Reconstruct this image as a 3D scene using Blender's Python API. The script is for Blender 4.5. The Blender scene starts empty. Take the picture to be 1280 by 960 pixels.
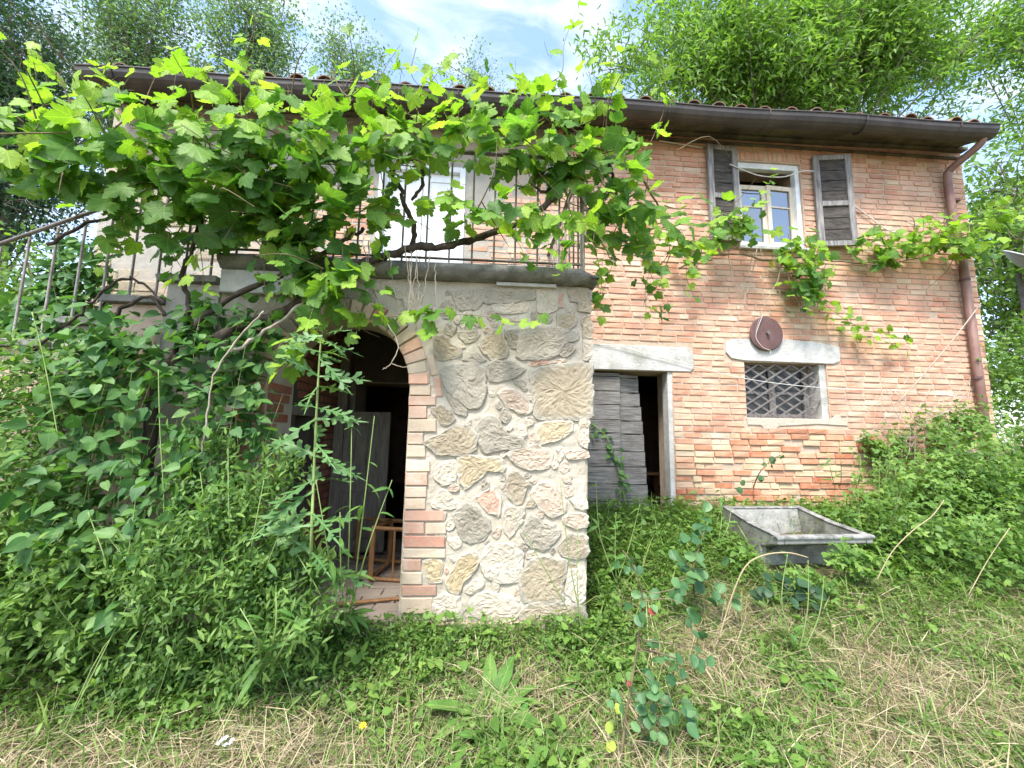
import bpy, bmesh, math, random
import numpy as np
from mathutils import Matrix, Vector, noise

random.seed(7)
rng = np.random.default_rng(7)
sc = bpy.context.scene
C = sc.collection

# ------------------------------------------------------------------ camera
F_PX, YAW, PITCH, ROLL = 500.0, math.radians(3.75), math.radians(7.0), math.radians(1.0)
CAM = np.array([0.0, 0.0, 1.5])
FW = np.array([math.sin(YAW) * math.cos(PITCH), math.cos(YAW) * math.cos(PITCH), math.sin(PITCH)])
_rt = np.array([math.cos(YAW), -math.sin(YAW), 0.0])
_up = np.cross(_rt, FW)
RT = _rt * math.cos(ROLL) + _up * math.sin(ROLL)
UP = -_rt * math.sin(ROLL) + _up * math.cos(ROLL)
cam_data = bpy.data.cameras.new("camera")
cam_data.sensor_width = 36.0
cam_data.lens = F_PX / 1280.0 * 36.0
cam_data.clip_start = 0.05
cam_data.clip_end = 2000.0
cam = bpy.data.objects.new("camera", cam_data)
C.objects.link(cam)
M = Matrix.Identity(4)
for r in range(3):
    M[r][0], M[r][1], M[r][2], M[r][3] = RT[r], UP[r], -FW[r], CAM[r]
cam.matrix_world = M
sc.camera = cam

# ------------------------------------------------------------------ sky, sun, exposure
SUN_EL, SUN_AZ = math.radians(58), math.radians(205)     # azimuth from +Y towards +X
world = bpy.data.worlds.new("World")
sc.world = world
world.use_nodes = True
wn, wl = world.node_tree.nodes, world.node_tree.links
wn.clear()
w_out = wn.new("ShaderNodeOutputWorld")
w_bg = wn.new("ShaderNodeBackground")
w_sky = wn.new("ShaderNodeTexSky")
w_sky.sky_type = 'NISHITA'
w_sky.sun_disc = False
w_sky.sun_elevation = SUN_EL
w_sky.sun_rotation = SUN_AZ
w_sky.air_density = 1.0
w_sky.dust_density = 1.5
w_tc = wn.new("ShaderNodeTexCoord")
w_map = wn.new("ShaderNodeMapping")
w_map.inputs['Scale'].default_value = (1.0, 1.6, 2.6)
w_noise = wn.new("ShaderNodeTexNoise")
w_noise.inputs['Scale'].default_value = 7.5
w_noise.inputs['Detail'].default_value = 6.0
w_noise.inputs['Roughness'].default_value = 0.52
w_noise.inputs['Distortion'].default_value = 0.35
w_ramp = wn.new("ShaderNodeValToRGB")
w_ramp.color_ramp.elements[0].position = 0.43
w_ramp.color_ramp.elements[1].position = 0.80
w_mix = wn.new("ShaderNodeMix")
w_mix.data_type = 'RGBA'
w_mix.inputs[7].default_value = (2.5, 2.65, 2.85, 1)     # sunlit cloud
wl.new(w_tc.outputs['Generated'], w_map.inputs['Vector'])
wl.new(w_map.outputs['Vector'], w_noise.inputs['Vector'])
wl.new(w_noise.outputs['Fac'], w_ramp.inputs['Fac'])
wl.new(w_ramp.outputs['Color'], w_mix.inputs[0])
wl.new(w_sky.outputs['Color'], w_mix.inputs[6])
wl.new(w_mix.outputs[2], w_bg.inputs['Color'])
wl.new(w_bg.outputs['Background'], w_out.inputs['Surface'])
w_bg.inputs['Strength'].default_value = 0.15

sun_l = bpy.data.lights.new("sun", 'SUN')
sun_l.energy = 2.1
sun_l.angle = math.radians(16)
sun_l.color = (1.0, 0.96, 0.90)
sun = bpy.data.objects.new("sun", sun_l)
C.objects.link(sun)
sdir = Vector((math.sin(SUN_AZ) * math.cos(SUN_EL), math.cos(SUN_AZ) * math.cos(SUN_EL), math.sin(SUN_EL)))
sun.rotation_euler = sdir.to_track_quat('Z', 'Y').to_euler()
sun.location = (0, -5, 20)

sc.view_settings.view_transform = 'Standard'
sc.view_settings.look = 'None'
sc.view_settings.gamma = 1.0
sc.view_settings.use_curve_mapping = False
sc.view_settings.exposure = 1.9
sc.render.engine = 'CYCLES'
sc.cycles.use_denoising = True
sc.cycles.max_bounces = 6
sc.cycles.diffuse_bounces = 4
sc.cycles.caustics_reflective = False
sc.cycles.caustics_refractive = False
sc.cycles.transparent_max_bounces = 8

# ------------------------------------------------------------------ pixel -> place
def ray(px, py):
    d = FW + RT * (px - 640.0) / F_PX + UP * (480.0 - py) / F_PX
    return d / d[1]
def P(px, py, Y):
    return ray(px, py) * Y + np.array([0, 0, 1.5])
def ss(a, b, x):
    t = np.clip((np.asarray(x, float) - a) / (b - a), 0, 1)
    return t * t * (3 - 2 * t)
def wob(x, y):
    return (np.sin(x * 3.1 + 1.3 * np.sin(y * 2.3)) * np.sin(y * 3.7 + 0.7 + np.sin(x * 1.7)) * 0.5 + np.sin(x * 7.3 + 2.1) * np.sin(y * 6.1 + .4) * 0.28 + np.sin(x * 13.1 + y * 9.0) * 0.12)
YP, YF = 2.95, 4.70                       # porch front, house front
def ground_z(x, y):
    x = np.asarray(x, float); y = np.asarray(y, float)
    z = 0.52 * ss(1.95, 4.6, y) + 0.45 * ss(-1.7, -3.8, x) * ss(1.6, 3.2, y) + 0.5 * ss(3.9, 6.8, x) * ss(2.0, 4.4, y)
    z = z + 0.035 * wob(x, y) * (1 - ss(9, 14, np.abs(x) + np.abs(y)))
    inp = ss(-1.78, -1.70, x) * (1 - ss(.84, .92, x)) * ss(2.86, 2.94, y)
    z = z * (1 - inp) + 0.10 * inp
    inh = ss(-4.6, -4.5, x) * (1 - ss(6.5, 6.6, x)) * ss(4.72, 4.85, y) * (1 - ss(9.5, 9.7, y))
    z = z * (1 - inh) + 0.10 * inh
    return z
def G(px, py, dz=0.0):
    r = ray(px, py); y = 2.5
    lo, hi = 0.6, 9.0
    for _ in range(40):
        y = .5 * (lo + hi)
        p = r * y
        if p[2] + 1.5 > float(ground_z(p[0], p[1])) + dz: lo = y
        else: hi = y
    p = r * y
    return np.array([p[0], p[1], p[2] + 1.5])

# ------------------------------------------------------------------ materials
def nodes_of(name):
    m = bpy.data.materials.new(name)
    m.use_nodes = True
    n, l = m.node_tree.nodes, m.node_tree.links
    return m, n, l, n['Principled BSDF'], n['Material Output']
def ramp(n, stops, interp='LINEAR'):
    r = n.new("ShaderNodeValToRGB")
    cr = r.color_ramp
    cr.interpolation = interp
    while len(cr.elements) > 1: cr.elements.remove(cr.elements[-1])
    cr.elements[0].position, cr.elements[0].color = stops[0][0], (*stops[0][1], 1)
    for p, c in stops[1:]:
        e = cr.elements.new(p); e.color = (*c, 1)
    return r
def rnd_node(n, l):
    a = n.new("ShaderNodeAttribute"); a.attribute_name = "rnd"
    o = n.new("ShaderNodeObjectInfo")
    ad = n.new("ShaderNodeMath"); ad.operation = 'ADD'
    fr = n.new("ShaderNodeMath"); fr.operation = 'FRACT'
    l.new(a.outputs['Fac'], ad.inputs[0]); l.new(o.outputs['Random'], ad.inputs[1]); l.new(ad.outputs[0], fr.inputs[0])
    return fr.outputs[0]
def tex(n, l, kind, scale, detail=5, rough=.6, coord='Object', vec_scale=None):
    tc = n.new("ShaderNodeTexCoord" if coord != 'World' else "ShaderNodeNewGeometry")
    src = tc.outputs['Position'] if coord == 'World' else tc.outputs[coord]
    if vec_scale:
        mp = n.new("ShaderNodeMapping"); mp.inputs['Scale'].default_value = vec_scale
        l.new(src, mp.inputs['Vector']); src = mp.outputs['Vector']
    t = n.new({"noise": "ShaderNodeTexNoise", "voronoi": "ShaderNodeTexVoronoi", "wave": "ShaderNodeTexWave"}[kind])
    t.inputs['Scale'].default_value = scale
    if 'Detail' in t.inputs: t.inputs['Detail'].default_value = detail
    if kind == 'noise': t.inputs['Roughness'].default_value = rough
    l.new(src, t.inputs['Vector'])
    return t
def mixc(n, l, fac, a, b, mode='MIX'):
    m = n.new("ShaderNodeMix"); m.data_type = 'RGBA'; m.blend_type = mode
    if isinstance(fac, (int, float)): m.inputs[0].default_value = fac
    else: l.new(fac, m.inputs[0])
    for i, v in ((6, a), (7, b)):
        if isinstance(v, tuple): m.inputs[i].default_value = (*v, 1)
        else: l.new(v, m.inputs[i])
    return m.outputs[2]
def bump(n, l, bs, h, strength=.5, dist=.02):
    b = n.new("ShaderNodeBump"); b.inputs['Strength'].default_value = strength; b.inputs['Distance'].default_value = dist
    l.new(h, b.inputs['Height']); l.new(b.outputs['Normal'], bs.inputs['Normal'])
def setp(bs, rough=.8, spec=.3, metal=0.0):
    bs.inputs['Roughness'].default_value = rough
    bs.inputs['Specular IOR Level'].default_value = spec
    bs.inputs['Metallic'].default_value = metal

def piece_mat(name, stops, tint=(.5, .45, .38), tint_amt=.5, nscale=14, bstr=.5, rough=.9, bdist=.012, extra=None):
    """bricks / stones: one colour per piece from stops, weathered by noise"""
    m, n, l, bs, out = nodes_of(name)
    setp(bs, rough, .2)
    rp = ramp(n, stops, 'CONSTANT'); l.new(rnd_node(n, l), rp.inputs['Fac'])
    t1 = tex(n, l, 'noise', nscale, 6, .65, 'World')
    t2 = tex(n, l, 'noise', nscale * .18, 4, .6, 'World')
    f = ramp(n, [(.38, (0, 0, 0)), (.72, (1, 1, 1))]); l.new(t1.outputs['Fac'], f.inputs['Fac'])
    fm = n.new("ShaderNodeMath"); fm.operation = 'MULTIPLY'; fm.inputs[1].default_value = tint_amt
    l.new(f.outputs['Color'], fm.inputs[0])
    c = mixc(n, l, fm.outputs[0], rp.outputs['Color'], tint)
    br = ramp(n, [(.3, (.72, .70, .68)), (.7, (1.12, 1.1, 1.08))]); l.new(t2.outputs['Fac'], br.inputs['Fac'])
    c = mixc(n, l, 1.0, c, br.outputs['Color'], 'MULTIPLY')
    if extra: c = extra(n, l, c)
    if 'stone' in name or name == 'brick_red' or name == 'brick_arch':      # lime mortar smeared over the edges
        ea = n.new("ShaderNodeAttribute"); ea.attribute_name = 'edge'
        te = tex(n, l, 'noise', 22, 6, .7, 'World')
        ad = n.new("ShaderNodeMath"); ad.operation = 'ADD'; l.new(ea.outputs['Fac'], ad.inputs[0]); l.new(te.outputs['Fac'], ad.inputs[1])
        re_ = ramp(n, [(.62, (0, 0, 0)), (.98, (.9, .9, .9))]); l.new(ad.outputs[0], re_.inputs['Fac'])
        c = mixc(n, l, re_.outputs['Color'], c, (.51, .47, .39))
    l.new(c, bs.inputs['Base Color'])
    t3 = tex(n, l, 'noise', nscale * (2.2 if 'stone' in name else 4), 10, .8, 'World')
    bump(n, l, bs, t3.outputs['Fac'], bstr, bdist)
    return m
def rough_mat(name, ca, cb, scale=6, rough=.9, bstr=.5, bdist=.02, cc=None, ccs=2.0, vec=None, bscale=None, coord='World', lo=.35, hi=.68, metal=0.0, spec=.25):
    m, n, l, bs, out = nodes_of(name)
    setp(bs, rough, spec, metal)
    t = tex(n, l, 'noise', scale, 8, .65, coord, vec)
    r = ramp(n, [(lo, ca), (hi, cb)]); l.new(t.outputs['Fac'], r.inputs['Fac'])
    c = r.outputs['Color']
    if cc:
        t2 = tex(n, l, 'noise', ccs, 6, .7, coord)
        r2 = ramp(n, [(.50, (0, 0, 0)), (.66, (1, 1, 1))]); l.new(t2.outputs['Fac'], r2.inputs['Fac'])
        c = mixc(n, l, r2.outputs['Color'], c, cc)
    l.new(c, bs.inputs['Base Color'])
    t3 = tex(n, l, 'noise', bscale or scale * 5, 8, .7, coord, vec)
    bump(n, l, bs, t3.outputs['Fac'], bstr, bdist)
    return m
def leaf_mat(name, stops, trans=.35, rough=.5, tcol=(1.25, 1.35, .55), spec=.35, veins='side'):
    m, n, l, bs, out = nodes_of(name)
    setp(bs, rough, spec)
    rp = ramp(n, stops); l.new(rnd_node(n, l), rp.inputs['Fac'])
    t = tex(n, l, 'noise', 9, 3, .5, 'World')
    br = ramp(n, [(.3, (.78, .82, .75)), (.7, (1.15, 1.12, 1.1))]); l.new(t.outputs['Fac'], br.inputs['Fac'])
    c = mixc(n, l, 1.0, rp.outputs['Color'], br.outputs['Color'], 'MULTIPLY')
    if veins:
        def mth(op, a, b=None):
            k = n.new("ShaderNodeMath"); k.operation = op
            for i, v in enumerate((a, b)):
                if v is None: continue
                if isinstance(v, (int, float)): k.inputs[i].default_value = v
                else: l.new(v, k.inputs[i])
            return k.outputs[0]
        at = n.new("ShaderNodeAttribute"); at.attribute_name = 'loc'
        sx = n.new("ShaderNodeSeparateXYZ"); l.new(at.outputs['Vector'], sx.inputs[0])
        X, Y = mth('ABSOLUTE', sx.outputs[0]), sx.outputs[1]
        if veins == 'palm':
            A = mth('ARCTAN2', X, Y); Rr = mth('SQRT', mth('ADD', mth('MULTIPLY', X, X), mth('MULTIPLY', Y, Y)))
            d = mth('MINIMUM', mth('MINIMUM', A, mth('ABSOLUTE', mth('SUBTRACT', A, .70))), mth('ABSOLUTE', mth('SUBTRACT', A, 1.5)))
            main = mth('LESS_THAN', mth('MULTIPLY', d, Rr), .014)
        else:
            main = mth('LESS_THAN', X, .012)
        lat = mth('LESS_THAN', mth('FRACT', mth('MULTIPLY', mth('SUBTRACT', Y, mth('MULTIPLY', X, .8)), 6.5)), .10)
        vm = mth('MAXIMUM', mth('MULTIPLY', main, .55), mth('MULTIPLY', lat, .25))
        c = mixc(n, l, vm, c, mixc(n, l, 1.0, c, (2.1, 1.75, 2.0), 'MULTIPLY'))
        bp = n.new("ShaderNodeBump"); bp.inputs['Strength'].default_value = .35; bp.inputs['Distance'].default_value = .004
        tb_ = tex(n, l, 'noise', 60, 3, .5, 'World')
        l.new(mth('ADD', mth('MULTIPLY', tb_.outputs['Fac'], 1.0), mth('MULTIPLY', vm, -1.2)), bp.inputs['Height']); l.new(bp.outputs['Normal'], bs.inputs['Normal'])
    l.new(c, bs.inputs['Base Color'])
    tr = n.new("ShaderNodeBsdfTranslucent")
    l.new(mixc(n, l, 1.0, c, tcol, 'MULTIPLY'), tr.inputs['Color'])
    mx = n.new("ShaderNodeMixShader"); mx.inputs[0].default_value = trans
    l.new(bs.outputs['BSDF'], mx.inputs[1]); l.new(tr.outputs['BSDF'], mx.inputs[2])
    l.new(mx.outputs[0], out.inputs['Surface'])
    return m
def flat_mat(name, col, rough=.6, metal=0.0, spec=.4, bstr=.15):
    return rough_mat(name, tuple(c * .82 for c in col), tuple(min(1, c * 1.12) for c in col), 9, rough, bstr, .005, metal=metal, spec=spec)

MT = {}
def frost(n, l, c):      # lime bloom over the old wall
    t = tex(n, l, 'noise', 2.2, 8, .7, 'World')
    r = ramp(n, [(.42, (0, 0, 0)), (.70, (.68, .68, .68))]); l.new(t.outputs['Fac'], r.inputs['Fac'])
    c = mixc(n, l, r.outputs['Color'], c, (.68, .445, .335))
    t = tex(n, l, 'noise', 1.0, 5, .6, 'World', (3.2, 1, .28))          # rain streaks
    r = ramp(n, [(.50, (0, 0, 0)), (.74, (.55, .55, .55))]); l.new(t.outputs['Fac'], r.inputs['Fac'])
    return mixc(n, l, r.outputs['Color'], c, (.30, .22, .17))

MT['brick_pale'] = piece_mat('brick_pale', [(0, (.55, .26, .165)), (.18, (.58, .335, .22)), (.36, (.56, .285, .185)), (.54, (.60, .40, .27)), (.66, (.50, .215, .135)), (.80, (.59, .35, .24)), (.93, (.63, .49, .36))],
                             (.60, .45, .33), .55, 12, .5, extra=frost)
MT['brick_low'] = piece_mat('brick_low', [(0, (.53, .23, .13)), (.2, (.61, .46, .30)), (.42, (.56, .30, .19)), (.58, (.63, .50, .35)), (.70, (.46, .15, .075)), (.86, (.58, .40, .27))], (.60, .46, .33), .5, 12, .6)
MT['brick_arch'] = piece_mat('brick_arch', [(0, (.56, .44, .32)), (.3, (.54, .36, .27)), (.5, (.58, .48, .36)), (.7, (.50, .30, .22)), (.85, (.56, .42, .32))], (.60, .53, .44), .6, 14, .6)
MT['brick_red'] = piece_mat('brick_red', [(0, (.48, .24, .17)), (.5, (.51, .30, .22))], (.54, .43, .34), .6, 14, .6)
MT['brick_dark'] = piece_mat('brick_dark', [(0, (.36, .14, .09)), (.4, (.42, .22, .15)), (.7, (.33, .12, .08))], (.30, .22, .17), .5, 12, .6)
MT['mortar'] = rough_mat('mortar', (.42, .31, .23), (.55, .43, .33), 7, .95, .7, .02)
MT['mortar_pale'] = rough_mat('mortar_pale', (.39, .35, .275), (.50, .455, .37), 5, .95, .6, .02, bscale=38, cc=(.45, .39, .30), ccs=3.0)
MT['stone_tan'] = piece_mat('stone_tan', [(0, (.48, .41, .295)), (.5, (.50, .43, .32))], (.45, .385, .28), .5, 16, 1.0, bdist=.03)
MT['stone_grey'] = piece_mat('stone_grey', [(0, (.50, .455, .37)), (.5, (.53, .48, .39))], (.41, .37, .295), .5, 18, 1.0, bdist=.03)
MT['stone_ochre'] = piece_mat('stone_ochre', [(0, (.48, .39, .245)), (.5, (.50, .42, .28))], (.54, .45, .30), .5, 16, .8, bdist=.02)
MT['stone_pale'] = piece_mat('stone_pale', [(0, (.56, .50, .40)), (.5, (.52, .45, .35))], (.64, .60, .52), .6, 13, .8, bdist=.02)
MT['stone_pink'] = piece_mat('stone_pink', [(0, (.52, .41, .325)), (.5, (.53, .43, .34))], (.56, .46, .36), .6, 14, .8, bdist=.02)
MT['stone_dark'] = piece_mat('stone_dark', [(0, (.27, .24, .20))], (.17, .16, .14), .6, 14, .8, bdist=.02)
MT['concrete'] = rough_mat('concrete', (.42, .41, .385), (.58, .57, .54), 9, .9, .8, .015, cc=(.33, .325, .29), ccs=3.4)
MT['slab'] = rough_mat('slab', (.13, .13, .12), (.30, .29, .26), 5, .9, .9, .02, cc=(.09, .10, .08), ccs=3.5)
MT['plaster'] = rough_mat('plaster', (.28, .26, .225), (.41, .38, .325), 3, .95, .6, .02, cc=(.40, .31, .23), ccs=1.5)
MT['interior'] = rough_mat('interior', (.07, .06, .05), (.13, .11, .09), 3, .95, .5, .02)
MT['old_wood'] = rough_mat('old_wood', (.045, .043, .045), (.20, .195, .20), 3, .85, .9, .01, vec=(2.2, 14, 14), bscale=6, coord='Object', lo=.3, hi=.75)
MT['door_wood'] = rough_mat('door_wood', (.06, .057, .054), (.32, .305, .285), 3.2, .85, 1.0, .014, vec=(1.3, 10, 22), bscale=5, coord='Object', lo=.3, hi=.72, cc=(.14, .125, .11), ccs=4)
MT['shutter_frame'] = rough_mat('shutter_frame', (.09, .085, .085), (.34, .325, .31), 3, .85, .8, .008, vec=(14, 14, 1.6), bscale=6, coord='World', lo=.3, hi=.7)
MT['shutter_panel'] = rough_mat('shutter_panel', (.028, .025, .022), (.13, .115, .10), 3, .85, .9, .008, vec=(2, 12, 12), bscale=6, coord='World', lo=.35, hi=.8)
MT['grey_door'] = rough_mat('grey_door', (.13, .115, .095), (.29, .262, .225), 3, .85, .7, .008, vec=(12, 12, 1.4), bscale=6, lo=.3, hi=.7)
MT['tan_wood'] = rough_mat('tan_wood', (.52, .45, .35), (.70, .63, .52), 3, .7, .4, .006, vec=(12, 12, 1.4), bscale=6)
MT['chair_wood'] = rough_mat('chair_wood', (.24, .12, .05), (.40, .22, .10), 4, .6, .3, .004, vec=(8, 8, 2))
MT['white_frame'] = flat_mat('white_frame', (.70, .73, .75), .5)
MT['white_door'] = rough_mat('white_door', (.66, .68, .70), (.80, .81, .82), 4, .55, .2, .004)
MT['gutter'] = rough_mat('gutter', (.030, .026, .024), (.075, .062, .055), 4, .55, .25, .005, spec=.45)
MT['eave'] = rough_mat('eave', (.05, .042, .032), (.15, .125, .09), 4, .9, .6, .01, cc=(.13, .13, .06), ccs=3)
MT['pipe'] = rough_mat('pipe', (.16, .085, .07), (.27, .16, .135), 5, .55, .2, .004, cc=(.20, .13, .10), ccs=5, spec=.4)
MT['rust'] = rough_mat('rust', (.095, .05, .047), (.15, .085, .078), 9, .75, .3, .004, cc=(.11, .065, .07), ccs=6, spec=.35)
MT['iron'] = rough_mat('iron', (.10, .085, .075), (.20, .18, .165), 9, .6, .3, .004, spec=.4)
MT['rail_metal'] = rough_mat('rail_metal', (.17, .14, .12), (.38, .35, .32), 9, .5, .3, .004, metal=.4, spec=.4)
MT['tile'] = piece_mat('tile', [(0, (.30, .16, .10)), (.3, (.36, .24, .16)), (.6, (.26, .18, .13)), (.8, (.33, .19, .12))], (.20, .18, .14), .75, 9, .5)
MT['sink'] = rough_mat('sink', (.24, .24, .215), (.39, .385, .35), 7, .9, .9, .015, cc=(.12, .125, .10), ccs=3.2)
MT['sink_rim'] = rough_mat('sink_rim', (.11, .11, .10), (.38, .38, .36), 11, .95, .9, .012)
MT['wire'] = flat_mat('wire', (.62, .60, .55), .6)
MT['cable'] = flat_mat('cable', (.16, .12, .10), .6)
MT['dish'] = flat_mat('dish', (.40, .42, .42), .45)
MT['bark'] = rough_mat('bark', (.030, .023, .018), (.11, .085, .065), 14, .95, 1.0, .012, vec=(1, 1, .4))
MT['twig'] = rough_mat('twig', (.26, .21, .16), (.44, .38, .31), 18, .9, .3, .003)
MT['cane_dark'] = rough_mat('cane_dark', (.10, .075, .045), (.22, .18, .10), 14, .9, .5, .005)
MT['stem_green'] = rough_mat('stem_green', (.16, .24, .07), (.26, .33, .12), 10, .7, .2, .003)
MT['trunk'] = rough_mat('trunk', (.12, .10, .08), (.28, .24, .19), 9, .95, 1.0, .02, vec=(1, 1, .3))
MT['soil'] = rough_mat('soil', (.10, .075, .045), (.26, .20, .12), 9, .95, 1.0, .03, cc=(.09, .11, .035), ccs=1.6)
MT['paver'] = piece_mat('paver', [(0, (.36, .30, .25)), (.4, (.42, .34, .28)), (.7, (.32, .25, .21))], (.38, .34, .29), .6, 10, .5)
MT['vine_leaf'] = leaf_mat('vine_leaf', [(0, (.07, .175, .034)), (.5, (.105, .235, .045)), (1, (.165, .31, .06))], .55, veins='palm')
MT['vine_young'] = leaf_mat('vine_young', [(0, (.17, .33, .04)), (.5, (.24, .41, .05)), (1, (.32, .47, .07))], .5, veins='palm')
MT['shrub_leaf'] = leaf_mat('shrub_leaf', [(0, (.045, .125, .038)), (.6, (.08, .19, .05)), (1, (.14, .27, .07))], .38)
MT['herb_leaf'] = leaf_mat('herb_leaf', [(0, (.08, .165, .035)), (.5, (.135, .25, .052)), (1, (.205, .33, .08))], .42)
MT['fine_leaf'] = leaf_mat('fine_leaf', [(0, (.065, .15, .035)), (1, (.15, .27, .07))], .42, veins=None)
MT['bramble_leaf'] = leaf_mat('bramble_leaf', [(0, (.08, .17, .03)), (.5, (.13, .25, .05)), (1, (.20, .32, .065))], .38)
MT['grass'] = leaf_mat('grass', [(0, (.09, .18, .03)), (.6, (.15, .25, .05)), (1, (.26, .32, .10))], .3, veins=None)
MT['straw'] = leaf_mat('straw', [(0, (.22, .165, .09)), (.5, (.40, .325, .20)), (1, (.55, .475, .33))], .12, .8, (1, 1, 1), veins=None)
MT['thistle'] = leaf_mat('thistle', [(0, (.07, .165, .05)), (1, (.13, .255, .085))], .3)
MT['sapling_leaf'] = leaf_mat('sapling_leaf', [(0, (.04, .115, .045)), (.6, (.075, .175, .065)), (1, (.13, .25, .095))], .32, .45)
MT['sapling_young'] = leaf_mat('sapling_young', [(0, (.30, .40, .06)), (1, (.38, .46, .08))], .4)
MT['red_leaf'] = leaf_mat('red_leaf', [(0, (.20, .035, .025)), (1, (.24, .06, .04))], .2)
MT['dock'] = leaf_mat('dock', [(0, (.07, .18, .035)), (1, (.14, .26, .055))], .35)
MT['peach_leaf'] = leaf_mat('peach_leaf', [(0, (.11, .22, .05)), (.5, (.165, .30, .07)), (1, (.25, .38, .11))], .55, veins=None)
MT['poplar_leaf'] = leaf_mat('poplar_leaf', [(0, (.10, .18, .10)), (.5, (.135, .225, .125)), (1, (.19, .28, .16))], .55, veins=None)
MT['dark_leaf'] = leaf_mat('dark_leaf', [(0, (.026, .070, .034)), (1, (.055, .115, .055))], .35, veins=None)
MT['petal_yellow'] = leaf_mat('petal_yellow', [(0, (.80, .52, .02)), (1, (.85, .60, .04))], .2, .6, (1, 1, 1), veins=None)
MT['petal_white'] = leaf_mat('petal_white', [(0, (.66, .66, .74)), (1, (.78, .78, .82))], .2, .6, (1, 1, 1), veins=None)
MT['yellow_plastic'] = flat_mat('yellow_plastic', (.62, .42, .04), .5)
def glass_mat():
    m, n, l, bs, out = nodes_of('glass')
    bs.inputs['Base Color'].default_value = (.05, .06, .07, 1)
    setp(bs, .03, 1.0)
    bs.inputs['IOR'].default_value = 2.0
    bs.inputs['Coat Weight'].default_value = .6
    bs.inputs['Coat Roughness'].default_value = .02
    return m
MT['glass'] = glass_mat()
MT['dark_glass'] = flat_mat('dark_glass', (.035, .038, .042), .22, spec=.5, bstr=.05)

# ------------------------------------------------------------------ objects
WORLD = {}
def _link(o, parent, mat4):
    C.objects.link(o)
    mat4 = mat4 if mat4 is not None else Matrix.Identity(4)
    if parent is not None:
        o.parent = parent
        o.matrix_parent_inverse = WORLD[parent].inverted()
    o.matrix_basis = mat4
    WORLD[o] = mat4
    return o
def tag(o, label=None, cat=None, group=None, kind=None):
    if label: o['label'] = label
    if cat: o['category'] = cat
    if group: o['group'] = group
    if kind: o['kind'] = kind
    return o
def empty(name, loc, label=None, cat=None, group=None, parent=None):
    o = bpy.data.objects.new(name, None)
    o.empty_display_size = .2
    _link(o, parent, Matrix.Translation(Vector([float(v) for v in loc])))
    return tag(o, label, cat, group)
def inst(name, mesh, parent, mat4=None):
    return _link(bpy.data.objects.new(name, mesh), parent, mat4)
def mesh_np(name, V, F_tri=None, F_list=None, mat=None, rnd=None, smooth=False, loc=None):
    me = bpy.data.meshes.new(name)
    if F_list is not None:
        me.from_pydata([tuple(map(float, v)) for v in V], [], F_list)
    else:
        V = np.asarray(V, np.float32); Fa = np.asarray(F_tri, np.int32)
        k = Fa.shape[1]
        me.vertices.add(len(V)); me.vertices.foreach_set('co', V.ravel())
        me.loops.add(Fa.size); me.loops.foreach_set('vertex_index', Fa.ravel())
        me.polygons.add(len(Fa))
        me.polygons.foreach_set('loop_start', np.arange(0, Fa.size, k, dtype=np.int32))
        me.polygons.foreach_set('loop_total', np.full(len(Fa), k, np.int32))
        me.update(calc_edges=True)
    if rnd is not None:
        at = me.attributes.new('rnd', 'FLOAT', 'POINT')
        at.data.foreach_set('value', np.asarray(rnd, np.float32))
    if loc is not None:
        at = me.attributes.new('loc', 'FLOAT_VECTOR', 'POINT')
        at.data.foreach_set('vector', np.asarray(loc, np.float32).ravel())
    if mat: me.materials.append(MT[mat])
    if smooth:
        me.polygons.foreach_set('use_smooth', np.ones(len(me.polygons), bool))
    me.update()
    return me
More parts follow.
